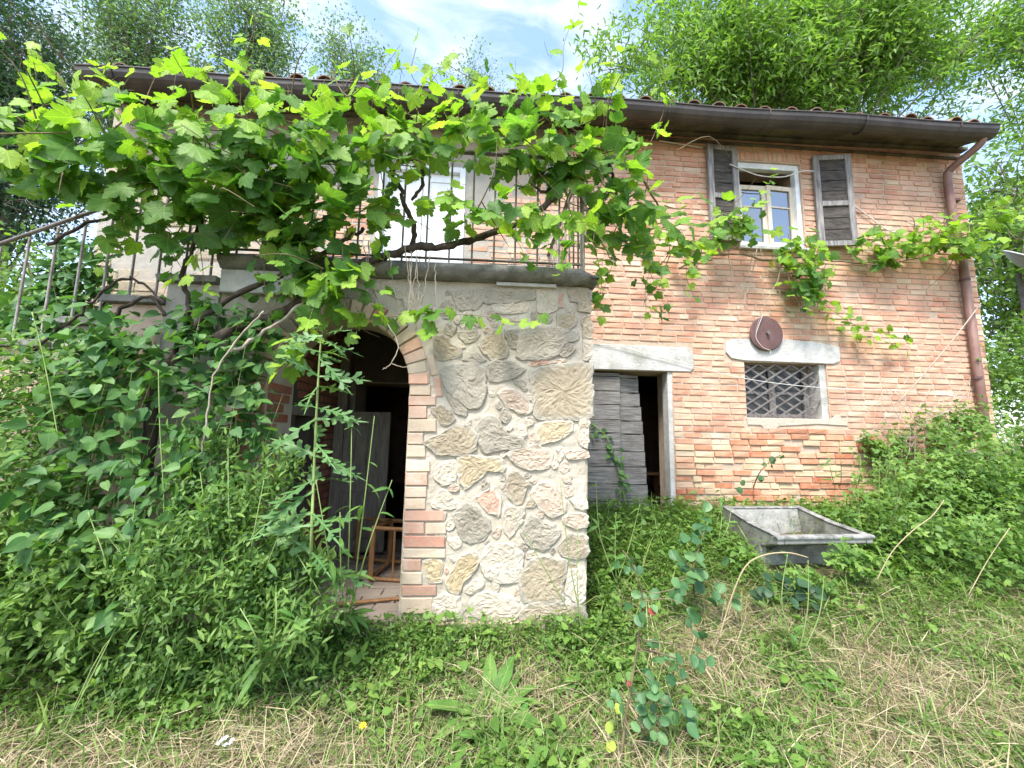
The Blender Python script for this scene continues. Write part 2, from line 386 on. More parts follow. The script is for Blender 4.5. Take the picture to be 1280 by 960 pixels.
class MB:
    def __init__(s): s.V, s.F, s.R = [], [], []
    def add(s, V, F, rnd=0.0):
        o = len(s.V)
        s.V += [tuple(map(float, v)) for v in V]
        s.F += [tuple(i + o for i in f) for f in F]
        s.R += [rnd] * len(V)
        return s
    def box(s, a, b, rnd=0.0):
        (x0, y0, z0), (x1, y1, z1) = a, b
        return s.add([(x0, y0, z0), (x1, y0, z0), (x1, y1, z0), (x0, y1, z0), (x0, y0, z1), (x1, y0, z1), (x1, y1, z1), (x0, y1, z1)],
                     [(0, 3, 2, 1), (4, 5, 6, 7), (0, 1, 5, 4), (1, 2, 6, 5), (2, 3, 7, 6), (3, 0, 4, 7)], rnd)
    def tube(s, pts, rad, n=6, cap=True, rnd=0.0):
        pts = [Vector([float(c) for c in p]) for p in pts]
        if not hasattr(rad, '__len__'): rad = [rad] * len(pts)
        V, Fs = [], []
        ref = Vector((0, 0, 1))
        prev = None
        for i, p in enumerate(pts):
            d = (pts[min(i + 1, len(pts) - 1)] - pts[max(i - 1, 0)])
            d = d.normalized() if d.length > 1e-9 else Vector((0, 0, 1))
            if prev is None:
                u = d.cross(ref if abs(d.z) < .9 else Vector((1, 0, 0))).normalized()
            else:
                u = (prev - d * prev.dot(d)); u = u.normalized() if u.length > 1e-6 else d.orthogonal().normalized()
            prev = u
            v = d.cross(u)
            for k in range(n):
                a = 2 * math.pi * k / n
                V.append(p + (u * math.cos(a) + v * math.sin(a)) * rad[i])
        for i in range(len(pts) - 1):
            for k in range(n):
                Fs.append((i * n + k, i * n + (k + 1) % n, (i + 1) * n + (k + 1) % n, (i + 1) * n + k))
        if cap:
            Fs.append(tuple(range(n - 1, -1, -1))); Fs.append(tuple((len(pts) - 1) * n + k for k in range(n)))
        return s.add(V, Fs, rnd)
    def mesh(s, name, mat, smooth=False):
        return mesh_np(name, s.V, F_list=s.F, mat=mat, rnd=s.R, smooth=smooth)
    def build(s, name, mat, parent=None, smooth=False, kind=None, label=None, bevel=0):
        o = inst(name, s.mesh(name, mat, smooth), parent)
        if bevel:
            b = o.modifiers.new('bevel', 'BEVEL'); b.width = bevel; b.segments = 2; b.limit_method = 'ANGLE'
        return tag(o, label, kind=kind)
def box_part(name, a, b, mat, parent, bevel=.006, label=None):
    return MB().box(a, b).build(name, mat, parent, bevel=bevel, label=label)
def smooth_path(pts, sub=6, jit=0.0):
    P_ = [np.asarray(p, float) for p in pts]
    out = []
    for i in range(len(P_) - 1):
        p0, p1, p2, p3 = P_[max(i - 1, 0)], P_[i], P_[i + 1], P_[min(i + 2, len(P_) - 1)]
        for k in range(sub):
            t = k / sub
            q = .5 * ((2 * p1) + (-p0 + p2) * t + (2 * p0 - 5 * p1 + 4 * p2 - p3) * t * t + (-p0 + 3 * p1 - 3 * p2 + p3) * t ** 3)
            out.append(q + (rng.normal(0, jit, 3) if jit else 0))
    out.append(P_[-1])
    return out

# ------------------------------------------------------------------ leaf shapes (base at origin, tip along +Y, face up +Z)
def leaf_from_outline(half, fold=.12, cup=.1, wave=.03, seed=0, cen=(0, .3)):
    r = random.Random(seed)
    pts = [(x, y) for x, y in half] + [(-x * r.uniform(.9, 1.08), y + r.uniform(-.02, .02)) for x, y in reversed(half[1:-1])]
    V = [(cen[0], cen[1], 0.0)]
    for x, y in pts:
        V.append((x, y, fold * abs(x) - cup * (x * x + (y - .3) ** 2) + r.uniform(-wave, wave)))
    n = len(pts)
    F = [(0, 1 + i, 1 + (i + 1) % n) for i in range(n)]
    return np.array(V), np.array(F)
VINE_HALF = [(0, .02), (.10, -.13), (.22, -.20), (.30, -.13), (.40, -.10), (.42, .0), (.53, .05), (.46, .13), (.56, .22), (.55, .33), (.66, .42), (.58, .48), (.57, .56), (.45, .54), (.33, .50), (.36, .62), (.29, .68), (.30, .78), (.20, .80), (.15, .92), (0, 1.04)]
VINE = [leaf_from_outline(VINE_HALF, f, c, .035, s) for f, c, s in ((.14, .12, 1), (-.16, .18, 2), (.22, -.05, 3), (.05, .30, 4))]
HEART_HALF = [(0, 0), (.12, -.06), (.27, .0), (.36, .16), (.37, .34), (.31, .54), (.20, .74), (.09, .90), (0, 1.04)]
HEART = [leaf_from_outline(HEART_HALF, f, c, .012, s) for f, c, s in ((.22, .12, 5), (.10, .25, 6), (.32, .05, 7))]
ROUND_HALF = [(0, 0), (.16, .03), (.33, .17), (.42, .38), (.40, .60), (.28, .82), (.14, .95), (0, 1.0)]
ROUND = [leaf_from_outline(ROUND_HALF, f, c, .02, s) for f, c, s in ((.32, .15, 8), (-.25, .3, 9), (.5, .1, 14))]
LANCE_HALF = [(0, 0), (.10, .22), (.125, .45), (.085, .72), (0, 1.0)]
LANCE = [leaf_from_outline(LANCE_HALF, .3, c, .0, s, (0, .45)) for c, s in ((.18, 10), (.35, 11))]
SMALL_HALF = [(0, 0), (.24, .28), (.24, .62), (0, 1.0)]
SMALL = [leaf_from_outline(SMALL_HALF, .2, .15, .02, s, (0, .45)) for s in (12, 13)]
DOCK_HALF = [(0, 0), (.05, .06), (.11, .22), (.10, .30), (.135, .42), (.12, .52), (.125, .62), (.09, .76), (.055, .88), (0, 1.0)]
def strip_leaf(half, curl, wave, seed):
    r = random.Random(seed)
    V, F = [], []
    for i, (x, y) in enumerate(half):
        z = -curl * y * y
        V += [(-x, y, z + .25 * x + r.uniform(-wave, wave)), (0, y, z), (x, y, z + .25 * x + r.uniform(-wave, wave))]
    for i in range(len(half) - 1):
        a = 3 * i
        F += [(a, a + 1, a + 4), (a, a + 4, a + 3), (a + 1, a + 2, a + 5), (a + 1, a + 5, a + 4)]
    return np.array(V), np.array(F)
DOCK = [strip_leaf(DOCK_HALF, c, .018, s) for c, s in ((.25, 1), (.55, 2), (.9, 3))]
BLADE_HALF = [(.016, 0), (.020, .3), (.017, .6), (.011, .85), (.001, 1.0)]
def blade(curl, w=1.0):
    V, F = [], []
    for i, (x, y) in enumerate(BLADE_HALF):
        V += [(-x * w, y * (1 - .25 * curl * y), -curl * y * y), (x * w, y * (1 - .25 * curl * y), -curl * y * y)]
    for i in range(4):
        a = 2 * i
        F += [(a, a + 1, a + 3), (a, a + 3, a + 2)]
    return np.array(V), np.array(F)
BLADES = [blade(.1), blade(.45), blade(.8), blade(.3, .7)]
STRAWS = [blade(.05, .28), blade(.3, .35), blade(-.15, .22), blade(.15, .5)]
TRI3 = []
for s_ in (0, 1):                       # a three-part leaf
    Vs, Fs, o_ = [], [], 0
    v, f = leaf_from_outline([(0, 0), (.17, .12), (.25, .36), (.22, .56), (.12, .82), (0, 1.0)], .18, .15, .02, 20 + s_, (0, .4))
    for ang, sc_ in ((0, .62), (1.25, .5), (-1.25, .5)):
        c_, n_ = math.cos(ang), math.sin(ang)
        w = v.copy() * sc_
        w = np.stack([w[:, 0] * c_ - w[:, 1] * n_, w[:, 0] * n_ + w[:, 1] * c_, w[:, 2]], 1)
        w[:, 1] += .36
        Vs.append(w); Fs.append(f + o_); o_ += len(v)
    TRI3.append((np.concatenate(Vs), np.concatenate(Fs)))
def thistle_leaf(seed):
    r = random.Random(seed)
    V, F = [], []
    n = 5
    cz = lambda y: -.22 * y * y
    for i in range(n + 1):
        y = i / n
        w = .034 + .014 * math.sin(i * 2.1 + seed)
        V += [(-w, y, cz(y)), (w, y, cz(y) + .01)]
    for i in range(n):
        a = 2 * i
        F += [(a, a + 1, a + 3), (a, a + 3, a + 2)]
    for i in range(1, n):
        for sgn in (-1, 1):
            y = (i + r.uniform(-.25, .25)) / n
            L = .30 * (1 - .5 * abs(y - .5)) * r.uniform(.6, 1.2)
            a = r.uniform(.5, .95)
            dx, dy = sgn * math.sin(a) * L, math.cos(a) * L
            z = cz(y); zt = z + r.uniform(-.06, .08)
            o = len(V)
            V += [(sgn * .01, y - .06, z), (sgn * .01, y + .07, z), (dx * .5, y + dy * .35 - .04, (z + zt) / 2), (dx * .55, y + dy * .75 + .045, (z + zt) / 2), (dx, y + dy, zt), (dx * 1.05, y + dy * .35, zt - .02)]
            F += [(o, o + 2, o + 3), (o, o + 3, o + 1), (o + 2, o + 4, o + 3), (o + 2, o + 5, o + 4)] if r.random() < .6 else [(o, o + 2, o + 3), (o, o + 3, o + 1), (o + 2, o + 4, o + 3)]
    o = len(V)
    V += [(-.04, .95, cz(.95)), (.04, .95, cz(.95)), (0, 1.28, cz(1.2)), (.12, 1.08, cz(1)), (-.11, 1.1, cz(1))]
    F += [(o, o + 1, o + 2), (o + 1, o + 3, o), (o, o + 4, o + 1)]
    return np.array(V), np.array(F)
THISTLE = [thistle_leaf(s) for s in (1, 2, 3)]

def unit(a):
    return a / (np.linalg.norm(a, axis=-1, keepdims=True) + 1e-9)
def frames(N, T):
    """rotation matrices with Z near N and Y along T (made square to Z)"""
    Z = unit(N); Y = unit(T - Z * (T * Z).sum(-1, keepdims=True)); X = np.cross(Y, Z)
    return np.stack([X, Y, Z], -1)
def scatter(name, temps, pos, R, S, mat, parent=None, kind='stuff', smooth=True, label=None, cat=None):
    """every piece of POS as one mesh, with a random value for each piece"""
    pos, S = np.asarray(pos, float), np.asarray(S, float)
    pick = rng.integers(0, len(temps), len(pos))
    Vs, Fs, Rn, Lc, o = [], [], [], [], 0
    for k, (tv, tf) in enumerate(temps):
        ix = np.nonzero(pick == k)[0]
        if not len(ix): continue
        W = np.einsum('nij,vj->nvi', R[ix], tv) * S[ix][:, None, None] + pos[ix][:, None, :]
        Vs.append(W.reshape(-1, 3))
        Fs.append((tf[None] + (np.arange(len(ix)) * len(tv))[:, None, None]).reshape(-1, 3) + o)
        Rn.append(np.repeat(rng.random(len(ix)), len(tv)))
        Lc.append(np.tile(tv, (len(ix), 1)))
        o += len(ix) * len(tv)
    me = mesh_np(name, np.concatenate(Vs), F_tri=np.concatenate(Fs), mat=mat, rnd=np.concatenate(Rn), smooth=smooth, loc=np.concatenate(Lc))
    ob = inst(name, me, parent)
    return tag(ob, label, cat, kind=kind)
_tm = {}
def temp_mesh(key, tv, tf, mat):
    k = (key, mat)
    if k not in _tm: _tm[k] = mesh_np(key, tv, F_tri=tf, mat=mat, smooth=True, loc=tv)
    return _tm[k]
def single_leaves(name, key, temps, pos, R, S, mat, parent):
    for i in range(len(pos)):
        j = random.randrange(len(temps))
        m4 = Matrix.Identity(4)
        for a in range(3):
            for b in range(3): m4[a][b] = float(R[i][a][b] * S[i])
            m4[a][3] = float(pos[i][a])
        inst(name, temp_mesh(key + str(j), *temps[j], mat), parent, m4)

# ================================================================== ground
def axis(lo, hi, far_lo, far_hi, step):
    core = np.arange(lo, hi + 1e-6, step)
    left = lo - np.geomspace(step * 2, lo - far_lo, 14)[::-1]
    right = hi + np.geomspace(step * 2, far_hi - hi, 14)
    return np.concatenate([left, core, right])
gx, gy = axis(-8, 9, -300, 300, .1), axis(.2, 10, -100, 500, .1)
GX, GY = np.meshgrid(gx, gy)
GZ = ground_z(GX, GY)
gv = np.stack([GX, GY, GZ], -1).reshape(-1, 3)
nx, ny = len(gx), len(gy)
i0 = (np.arange(ny - 1)[:, None] * nx + np.arange(nx - 1)[None]).ravel()
gf = np.stack([i0, i0 + 1, i0 + nx + 1, i0 + nx], 1)
tag(inst('ground', mesh_np('ground', gv, F_tri=gf, mat='soil', smooth=True), None), 'uneven earth yard rising towards the farmhouse', 'ground', kind='structure')

# ================================================================== farmhouse
X0, X1 = -4.55, 6.50
ZT = 5.50
house = empty('farmhouse', (1.0, 6.5, 0.1), 'old two-storey brick farmhouse with stone arched porch, balcony and tiled roof', 'house')

def holed_wall(name, x0, x1, z0, z1, y0, y1, holes, mat, parent):
    """a solid wall pierced by rectangular openings, welded"""
    xs = sorted({x0, x1, *[v for h in holes for v in h[:2] if x0 < v < x1]})
    zs = sorted({z0, z1, *[v for h in holes for v in h[2:] if z0 < v < z1]})
    solid = [[not any(h[0] <= (xs[i] + xs[i + 1]) / 2 <= h[1] and h[2] <= (zs[k] + zs[k + 1]) / 2 <= h[3] for h in holes) for k in range(len(zs) - 1)] for i in range(len(xs) - 1)]
    V, Fs, ix = [], [], {}
    def v(i, y, k):
        if (i, y, k) not in ix:
            ix[(i, y, k)] = len(V); V.append((xs[i], y, zs[k]))
        return ix[(i, y, k)]
    S = lambda i, k: 0 <= i < len(xs) - 1 and 0 <= k < len(zs) - 1 and solid[i][k]
    for i in range(len(xs) - 1):
        for k in range(len(zs) - 1):
            if not S(i, k): continue
            Fs += [(v(i, y0, k), v(i + 1, y0, k), v(i + 1, y0, k + 1), v(i, y0, k + 1)), (v(i, y1, k), v(i, y1, k + 1), v(i + 1, y1, k + 1), v(i + 1, y1, k))]
            if not S(i - 1, k): Fs.append((v(i, y0, k), v(i, y0, k + 1), v(i, y1, k + 1), v(i, y1, k)))
            if not S(i + 1, k): Fs.append((v(i + 1, y0, k), v(i + 1, y1, k), v(i + 1, y1, k + 1), v(i + 1, y0, k + 1)))
            if not S(i, k - 1): Fs.append((v(i, y0, k), v(i, y1, k), v(i + 1, y1, k), v(i + 1, y0, k)))
            if not S(i, k + 1): Fs.append((v(i, y0, k + 1), v(i + 1, y0, k + 1), v(i + 1, y1, k + 1), v(i, y1, k + 1)))
    return MB().add(V, Fs).build(name, mat, parent)

DOOR = (1.00, 2.27, 0.30, 2.28)
LOWWIN = (3.20, 4.28, 1.74, 2.43)
UPWIN = (3.24, 4.13, 3.95, 5.15)
BALDOOR = (-1.38, -.32, 2.76, 4.80)
INDOOR = (-1.50, -.50, .20, 2.05)
YM = YF + .008                                  # mortar face
wall_r = holed_wall('wall', .86, X1, .0, 5.53, YM, YM + .42, [DOOR, LOWWIN, UPWIN], 'mortar', house)
wall_l = holed_wall('wall', X0, .86, .0, 5.46, YM, YM + .42, [BALDOOR, INDOOR], 'plaster', house)
for a, b in (((X0, YM + .42, 0), (X0 + .4, 9.6, ZT)), ((X1 - .4, YM + .42, 0), (X1, 9.6, ZT)), ((X0, 9.6, 0), (X1, 10.0, ZT))):
    box_part('wall', a, b, 'mortar', house, 0)
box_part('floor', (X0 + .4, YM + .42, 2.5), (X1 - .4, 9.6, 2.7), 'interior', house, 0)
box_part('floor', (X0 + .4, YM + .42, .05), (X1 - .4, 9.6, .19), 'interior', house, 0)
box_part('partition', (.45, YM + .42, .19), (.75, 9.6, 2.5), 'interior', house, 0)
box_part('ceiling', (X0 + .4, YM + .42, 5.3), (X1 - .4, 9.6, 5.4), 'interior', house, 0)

# ---- brick facing
def brick_mesh(name, mat, seed):
    """unit brick: x 0..1, z 0..1, depth 1 behind its face, worn edges"""
    r = random.Random(seed)
    j = lambda a: r.uniform(-a, a)
    V = [(0, 1, 0), (1, 1, 0), (1, 1, 1), (0, 1, 1), (0 + j(.01), .22, 0 + j(.03)), (1 + j(.01), .22, 0 + j(.03)), (1 + j(.01), .22, 1 + j(.03)), (0 + j(.01), .22, 1 + j(.03)),
         (.025 + j(.012), j(.08), .09 + j(.04)), (.975 + j(.012), j(.08), .09 + j(.04)), (.975 + j(.012), j(.08), .91 + j(.04)), (.025 + j(.012), j(.08), .91 + j(.04))]
    Fs = []
    for a in (0, 4):
        for k in range(4):
            Fs.append((a + k, a + (k + 1) % 4, a + 4 + (k + 1) % 4, a + 4 + k))
    Fs.append((8, 9, 10, 11))
    return V, Fs
BR = [brick_mesh('brick', None, s) for s in range(6)]
BRM = {m: [mesh_np('brick', V, F_list=Fs, mat=m) for V, Fs in BR] for m in ('brick_pale', 'brick_low', 'brick_arch', 'brick_red', 'brick_dark')}
LINTELS = [(.70, 2.54, 2.28, 2.60), (2.95, 4.47, 2.43, 2.725), (3.16, 4.50, 1.63, 1.74)]
def brick_rows(x0, x1, z0, z1, holes, course, drop=0.0, lens=(.235, .25, .24, .12, .22)):
    out = []
    nr = int((z1 - z0) / course)
    for k in range(nr):
        z = z0 + k * course
        cuts = sorted([(h[0], h[1]) for h in holes if h[2] - .02 < z + course * .5 < h[3] + .02])
        segs, cur = [], x0
        for a, b in cuts:
            if a > cur: segs.append((cur, min(a, x1)))
            cur = max(cur, b)
        if cur < x1: segs.append((cur, x1))
        for a, b in segs:
            x = a - random.uniform(0, .18) * (a == x0)
            while x < b - .02:
                L = random.choice(lens) * random.uniform(.92, 1.08)
                xa, xb = max(x, a), min(x + L, b)
                if b - xb < .06: xb = b
                if xb - xa > .03 and random.random() >= drop:
                    out.append((xa + .005, z + .004 + random.uniform(-.0035, .0035), xb - xa - random.uniform(.006, .010), course - random.uniform(.007, .012)))
                x = xb if xb == b else x + L
    return out
rows = brick_rows(.86, X1, .30, 5.54, [DOOR, LOWWIN, (3.235, 4.135, 3.95, 5.27)] + LINTELS, .0735, .008)
def is_low(b): return b[1] < 1.50 + .10 * math.sin(b[0] * 2.1) + .05 * math.sin(b[0] * 7)
cand = [b for b in rows if 2.25 < b[0] < 5.4 and .6 < b[1] < 3.7]
cand.sort(key=lambda b: (b[0] - 0) ** 2 + (YF) ** 2 + 1.4 * (b[1] - 1.5) ** 2)
single = {id(b) for b in cand[:290]}
rest = {'brick_pale': MB(), 'brick_low': MB()}
def place_brick(b, mat, parent, yface, depth=.07):
    m4 = Matrix.Translation((b[0], yface, b[1])) @ Matrix.Rotation(random.uniform(-.006, .006), 4, 'Y') @ Matrix.Diagonal((b[2], depth, b[3], 1))
    return m4, random.choice(BRM[mat])
for b in rows:
    low = is_low(b)
    mat = 'brick_low' if low else 'brick_pale'
    yf = YF + (random.uniform(-.022, .002) if low else random.uniform(-.004, .003))
    if low and random.random() < .04: continue
    if id(b) in single:
        m4, me = place_brick(b, mat, house, yf)
        inst('brick', me, wall_r, m4)
    else:
        V, Fs = random.choice(BR)
        rest[mat].add([(b[0] + v[0] * b[2], yf + v[1] * .07, b[1] + v[2] * b[3]) for v in V], Fs, random.random())
for mat, mb in rest.items():
    mb.build('brick_facing', mat, wall_r, kind='stuff')
for k in range(14):                                     # upright bricks above the shuttered window
    x = 3.225 + k * .0655
    m4 = Matrix.Translation((x + .058, YF + random.uniform(-.003, .004), 5.165)) @ Matrix.Rotation(-math.pi / 2, 4, 'Y') @ Matrix.Diagonal((.115, .07, .056, 1))
    inst('brick', random.choice(BRM['brick_pale']), wall_r, m4)
# upper floor behind the balcony: patchy bricks and rubble in old plaster
lmb = MB(); smb = MB()
for b in brick_rows(-2.3, .86, 2.75, 4.75, [(BALDOOR[0] - .06, BALDOOR[1] + .06, 2.7, 4.86)], .0735, .10):
    if b[1] > 4.3 + .3 * math.sin(b[0] * 3): continue
    V, Fs = random.choice(BR)
    yf = YF + random.uniform(-.002, .008)
    lmb.add([(b[0] + v[0] * b[2], yf + v[1] * .07, b[1] + v[2] * b[3]) for v in V], Fs, random.random())
lmb.build('brick_facing', 'brick_pale', wall_l, kind='stuff')
for b in brick_rows(X0, -2.3, .6, 5.45, [], .135, .22, (.22, .3, .17, .26)):
    V, Fs = random.choice(BR)
    yf = YF + random.uniform(-.012, .008)
    if math.sin(b[0] * 2.2 + b[1] * 3) > .45: continue
    m4 = Matrix.Translation((b[0], yf, b[1])) @ Matrix.Diagonal((b[2], .07, b[3], 1))
    smb.add([(b[0] + v[0] * b[2] + random.uniform(-.015, .015), yf + v[1] * .07, b[1] + v[2] * b[3] + random.uniform(-.015, .015)) for v in V], Fs, random.random())
smb.build('rubble_facing', 'stone_tan', wall_l, kind='stuff')

# ---- lintels, sills, strips
def rough_block(name, pts, y0, y1, mat, parent, label=None, bevel=.006):
    """outline in x,z given as a polygon, pushed back from y0 to y1"""
    n = len(pts)
    V = [(x, y0, z) for x, z in pts] + [(x, y1, z) for x, z in pts]
    Fs = [tuple(range(n)), tuple(range(2 * n - 1, n - 1, -1))] + [(i, i + n, (i + 1) % n + n, (i + 1) % n) for i in range(n)]
    return MB().add(V, Fs).build(name, mat, parent, bevel=bevel, label=label)
rough_block('lintel', [(.88, 2.285), (2.50, 2.285), (2.54, 2.33), (2.545, 2.50), (2.50, 2.58), (1.6, 2.595), (.88, 2.60)], YF - .012, YM + .30, 'concrete', house)
rough_block('lintel', [(3.03, 2.47), (3.20, 2.445), (4.36, 2.435), (4.45, 2.47), (4.47, 2.56), (4.455, 2.66), (4.1, 2.715), (3.7, 2.735), (3.3, 2.725), (3.06, 2.715), (2.97, 2.66), (2.965, 2.54)], YF - .014, YM + .30, 'concrete', house)
rough_block('sill', [(3.19, 1.735), (4.30, 1.735), (4.34, 1.80), (4.40, 1.79), (4.46, 1.70), (4.5, 1.66), (4.1, 1.675), (3.6, 1.64), (3.55, 1.60), (3.40, 1.60), (3.37, 1.645), (3.20, 1.65)][::-1], YF - .004, YM + .2, 'mortar_pale', house)
box_part('jamb', (2.215, YF + .015, .32), (2.28, YM + .16, 2.28), 'concrete', house, .008)
box_part('jamb', (4.20, YF + .03, 1.74), (4.29, YM + .26, 2.43), 'concrete', house, .006)
box_part('string_course', (.92, YF - .035, 5.355), (X1 + .02, YF + .03, 5.385), 'eave', house, .006)

# ---- barred ground floor window
win = empty('window', (3.7, YF + .2, 1.74), parent=house)
YW = YF + .20
for a, b in (((3.20, 1.74), (4.20, 1.80)), ((3.20, 2.37), (4.20, 2.43)), ((3.20, 1.80), (3.26, 2.37)), ((4.12, 1.80), (4.20, 2.37)), ((3.65, 1.80), (3.73, 2.37))):
    box_part('frame', (a[0], YW, a[1]), (b[0], YW + .06, b[1]), 'shutter_frame', win, .004)
for a, b in ((3.26, 3.65), (3.73, 4.12)):
    box_part('glazing_bar', (a, YW + .01, 2.055), (b, YW + .05, 2.085), 'shutter_frame', win, .003)
    for z0, z1 in ((1.80, 2.055), (2.085, 2.37)):
        box_part('pane', (a, YW + .025, z0), (b, YW + .032, z1), 'dark_glass', win, 0)
box_part('backing', (3.2, YW + .10, 1.74), (4.28, YW + .12, 2.43), 'interior', win, 0)
gri = empty('window_grille', (3.7, YF + .05, 1.74), parent=house)
def lattice_bar(a, b, y):
    d = np.array(b) - np.array(a); L = math.hypot(*d)
    m4 = Matrix.Translation((a[0], y, a[1])) @ Matrix.Rotation(-math.atan2(d[1], d[0]), 4, 'Y')
    o = inst('bar', MB().box((0, 0, -.010), (L, .008, .010)).mesh('bar', 'iron'), gri, m4)
gx0, gx1, gz0, gz1 = 3.20, 4.15, 1.75, 2.425
sl = .62
for k in range(-5, 12):
    for sgn in (1, -1):
        xs_ = gx0 + k * .215
        pts = []
        # line: z = gz0 + sgn*sl*(x-xs_)  (mirrored for -1 from the top)
        if sgn == 1: f = lambda x: gz0 + sl * (x - xs_)
        else: f = lambda x: gz1 - sl * (x - xs_)
        xa, xb = max(gx0, xs_), min(gx1 + (.06 if k % 2 else -.02), xs_ + (gz1 - gz0) / sl)
        if xb - xa > .06: lattice_bar((xa, f(xa)), (xb, f(xb)), YF + (.045 if sgn == 1 else .058))
inst('side_bar', MB().box((3.195, YF + .04, 1.74), (3.21, YF + .07, 2.43)).mesh('side_bar', 'iron'), gri)

# ---- shuttered upper window
uw = empty('window', (3.7, YF + .15, 3.95), parent=house)
YU = YF + .035
for a, b in (((3.24, 5.07), (4.13, 5.15)), ((3.24, 3.95), (4.13, 4.00)), ((3.24, 4.0), (3.29, 5.07)), ((4.07, 4.0), (4.13, 5.07))):
    box_part('frame', (a[0], YU, a[1]), (b[0], YU + .08, b[1]), 'white_frame', uw, .004)
def casement(x0, x1, y, ang, hinge):
    c = empty('casement', (hinge, y, 4.0), parent=uw)
    T = Matrix.Translation((hinge, y, 0)) @ Matrix.Rotation(ang, 4, 'Z') @ Matrix.Translation((-hinge, -y, 0))
    for a, b in (((x0, 4.0), (x0 + .055, 4.86)), ((x1 - .055, 4.0), (x1, 4.86)), ((x0 + .055, 4.0), (x1 - .055, 4.06)), ((x0 + .055, 4.80), (x1 - .055, 4.86))):
        inst('rail', MB().box((a[0], y, a[1]), (b[0], y + .045, b[1])).mesh('rail', 'tan_wood'), c, T)
    inst('glazing_bar', MB().box((x0 + .055, y + .008, 4.55), (x1 - .055, y + .038, 4.57)).mesh('glazing_bar', 'tan_wood'), c, T)
    inst('pane', MB().box((x0 + .05, y + .02, 4.05), (x1 - .05, y + .026, 4.81)).mesh('pane', 'glass'), c, T)
casement(3.29, 3.68, YU + .05, 0, 3.29)
casement(3.68, 4.07, YU + .05, .07, 4.07)
box_part('sill', (3.20, YF - .05, 3.90), (4.17, YM + .2, 3.945), 'concrete', house, .006)
box_part('backing', (3.24, YU + .45, 3.95), (4.13, YU + .47, 5.15), 'interior', uw, 0)
def shutter(x0, x1, z0, z1, ang, hinge):
    s = empty('shutter', (hinge, YF - .02, z0), parent=house)
    T = Matrix.Translation((hinge, YF - .015, 0)) @ Matrix.Rotation(ang, 4, 'Z') @ Matrix.Translation((-hinge, -YF + .015, 0))
    y0, y1 = YF - .065, YF - .02
    w, zm = .075, z0 + (z1 - z0) * .46
    def pb(name, a, b, ya, yb, mat):
        o = inst(name, MB().box((a[0], ya, a[1]), (b[0], yb, b[1])).mesh(name, mat), s, T)
        bv = o.modifiers.new('bevel', 'BEVEL'); bv.width = .005; bv.segments = 1
    pb('stile', (x0, z0), (x0 + w, z1), y0, y1, 'shutter_frame'); pb('stile', (x1 - w, z0), (x1, z1), y0, y1, 'shutter_frame')
    for za, zb in ((z0, z0 + .07), (zm - .035, zm + .035), (z1 - .07, z1)):
        pb('rail', (x0 + w, za), (x1 - w, zb), y0 + .003, y1 - .003, 'shutter_frame')
    for za, zb, n in ((z0 + .07, zm - .035, 3), (zm + .035, z1 - .07, 4)):
        for k in range(n):
            h = (zb - za) / n
            yo = random.uniform(0, .006)
            pb('slat', (x0 + w, za + k * h + .002), (x1 - w, za + (k + 1) * h - .003), y0 + .02 + yo, y1 - .006 + yo * .3, 'shutter_panel')
shutter(2.80, 3.215, 3.98, 5.30, .05, 3.215)
shutter(4.27, 4.74, 3.97, 5.24, -.16, 4.27)

# ---- balcony door
bd = empty('balcony_door', (-.85, YF + .1, 2.76), parent=house)
for a, b in (((-1.38, 2.76), (-1.31, 4.80)), ((-.39, 2.76), (-.32, 4.80)), ((-1.31, 4.73), (-.39, 4.80))):
    box_part('frame', (a[0], YF - .01, a[1]), (b[0], YF + .12, b[1]), 'white_door', bd, .005)
for x0, x1 in ((-1.31, -.855), (-.845, -.39)):
    lf = empty('leaf', (x0, YF + .06, 2.76), parent=bd)
    for a, b in (((x0, 2.77), (x0 + .09, 4.73)), ((x1 - .09, 2.77), (x1, 4.73)), ((x0 + .09, 2.77), (x1 - .09, 2.90)), ((x0 + .09, 3.42), (x1 - .09, 3.52)), ((x0 + .09, 4.62), (x1 - .09, 4.73))):
        box_part('rail', (a[0], YF + .05, a[1]), (b[0], YF + .09, b[1]), 'white_door', lf, .004)
    for za, zb in ((2.90, 3.42), (3.52, 4.62)):
        box_part('panel', (x0 + .09, YF + .062, za), (x1 - .09, YF + .08, zb), 'white_door', lf, 0)

